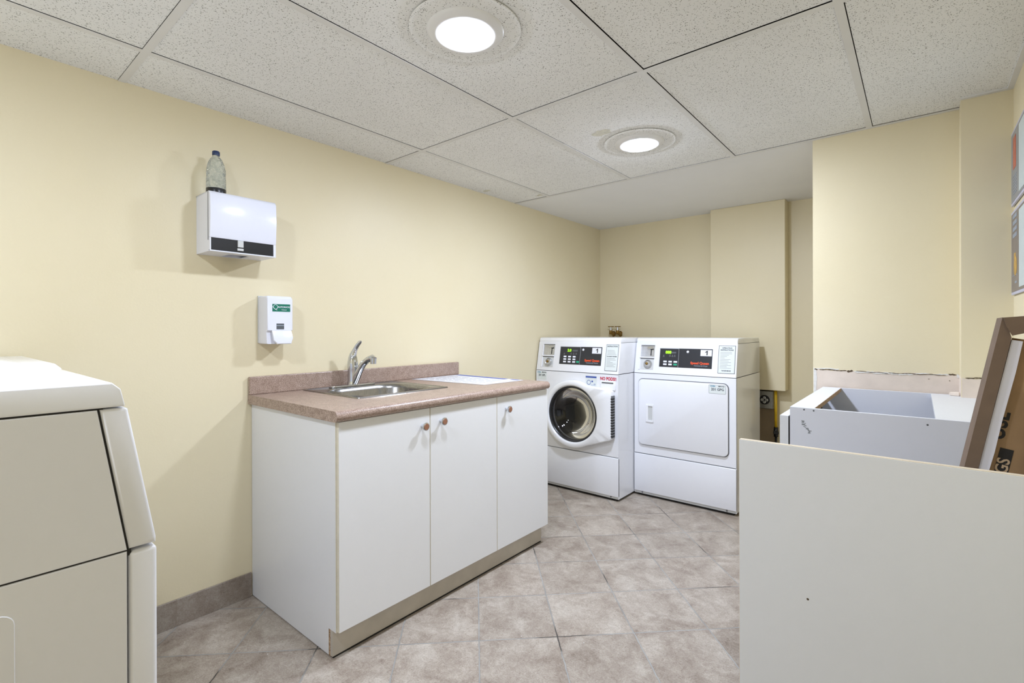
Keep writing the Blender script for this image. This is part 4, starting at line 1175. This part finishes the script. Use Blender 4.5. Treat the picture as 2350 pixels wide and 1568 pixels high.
# ---------------------------------------------------------------- two machines in the left foreground
def slant_machine(X0, X1, zoff, label, name, cat):
    YFt = 0.284; YBk = -0.42
    zk = 0.803 + zoff; z1 = 1.064 + zoff; zt = 1.108 + zoff
    t = thing(name, label, cat, ((X0 + X1) / 2, (YFt + YBk) / 2, 0), 'foreground laundry machines with sloped fronts')
    side = M['paint_beige']
    bm = nb(); prism(bm, [(YBk, 0.02), (YFt - 0.046, 0.02), (YFt - 0.046, zk - 0.001), (YBk, zk - 0.001)], FX, X0, X1, 0.0015, 1)
    prism(bm, [(YBk, zk + 0.002), (YFt - 0.046, zk + 0.002), (0.197, z1 - 0.002), (YBk, z1 - 0.002)], FX, X0, X1, 0.0015, 1)
    obj('cabinet', bm, M['paint'], t, smooth=30)
    bm = nb(); bx(bm, X0 + 0.004, X1 - 0.004, YBk + 0.01, YFt - 0.04, 0.0, 0.03)
    obj('plinth', bm, M['gap'], t, label='dark plinth'); bm = nb()
    prism(bm, [(YBk + 0.01, zk - 0.01), (YFt - 0.038, zk - 0.01), (0.205, z1 + 0.004), (YBk + 0.01, z1 + 0.004)], FX, X0 + 0.004, X1 - 0.004)
    obj('seam_shadow', bm, M['gap'], t, label='dark seams')
    bm = nb(); bx(bm, X0, X1, YFt - 0.043, YFt, 0.03, zk - 0.003, 0.008, 4)
    obj('front_panel', bm, M['paint'], t, smooth=40)
    bm = nb(); prism(bm, [(YFt - 0.043, zk + 0.002), (YFt - 0.002, zk + 0.002), (YFt - 0.0015, zk + 0.012), (0.2405, z1 - 0.004), (0.236, z1 - 0.0015), (0.200, z1 - 0.0015)], FX, X0, X1, 0.006, 3)
    obj('sloped_console', bm, M['paint'], t, smooth=40)
    bm = nb()
    prism(bm, [(YBk, z1 + 0.001), (0.2355, z1 + 0.001), (0.2355, z1 + 0.006), (0.2300, zt - 0.012), (0.2180, zt), (YBk, zt)], FX, X0, X1, 0.0022, 3)
    ld = obj('lid', bm, M['paint_lid'], t, smooth=40)
    bm = nb(); prism(bm, rrect(YBk + 0.05, 0.095, 0.16, 0.757, 0.02, 5), FX, X1 - 0.001, X1 + 0.0012, 0.001, 1)
    obj('access_panel', bm, M['paint'], t, smooth=30)
    bm = nb(); prism(bm, rrect(X0 + 0.05, X1 - 0.05, YBk + 0.04, 0.165, 0.03, 5), FZ, zt - 0.002, zt + 0.0022, 0.002, 2)
    obj('lid_top', bm, M['paint_lid'], ld, smooth=40)
    return t
slant_machine(-1.672, -1.100, 0.0, 'off-white dryer with sloped front and whole side showing, nearest the camera', 'tumble_dryer', 'dryer')
slant_machine(-2.305, -1.678, 0.010, 'white dryer against the wall beyond the nearest one, only its lid showing', 'tumble_dryer', 'dryer')

# ---------------------------------------------------------------- crumbs on the floor
import_pts = [(-1.36, 0.98, 0.005), (-0.99, 1.62, 0.0035), (-0.86, 1.24, 0.006), (-1.15, 1.95, 0.003), (-1.28, 2.6, 0.003), (-1.55, 2.95, 0.003), (-0.95, 2.2, 0.003), (-1.02, 1.9, 0.0025),
              (-1.86, 0.82, 0.003), (-1.5, 0.86, 0.004), (-1.2, 1.5, 0.003), (-1.03, 2.05, 0.0022)]
proto = None
for i, (x, y, r_) in enumerate(import_pts):
    if proto is None:
        bm = nb(); bmesh.ops.create_icosphere(bm, subdivisions=1, radius=1)
        for v in bm.verts: v.co *= 0.75 + 0.4 * random.random(); v.co.z = v.co.z * 0.4 + 0.3
        proto = obj('plaster_crumb', bm, M['spackle'], loc=(0, 0, 0)); o = proto
    else:
        o = proto.copy(); C.objects.link(o)
    o.location = (x, y, 0.0); o.scale = (r_, r_ * 0.8, r_); o.rotation_euler = (0, 0, i * 1.3)
    tag(o, 'tiny white plaster crumb on the floor tiles', 'crumb', 'plaster crumbs scattered on the floor')
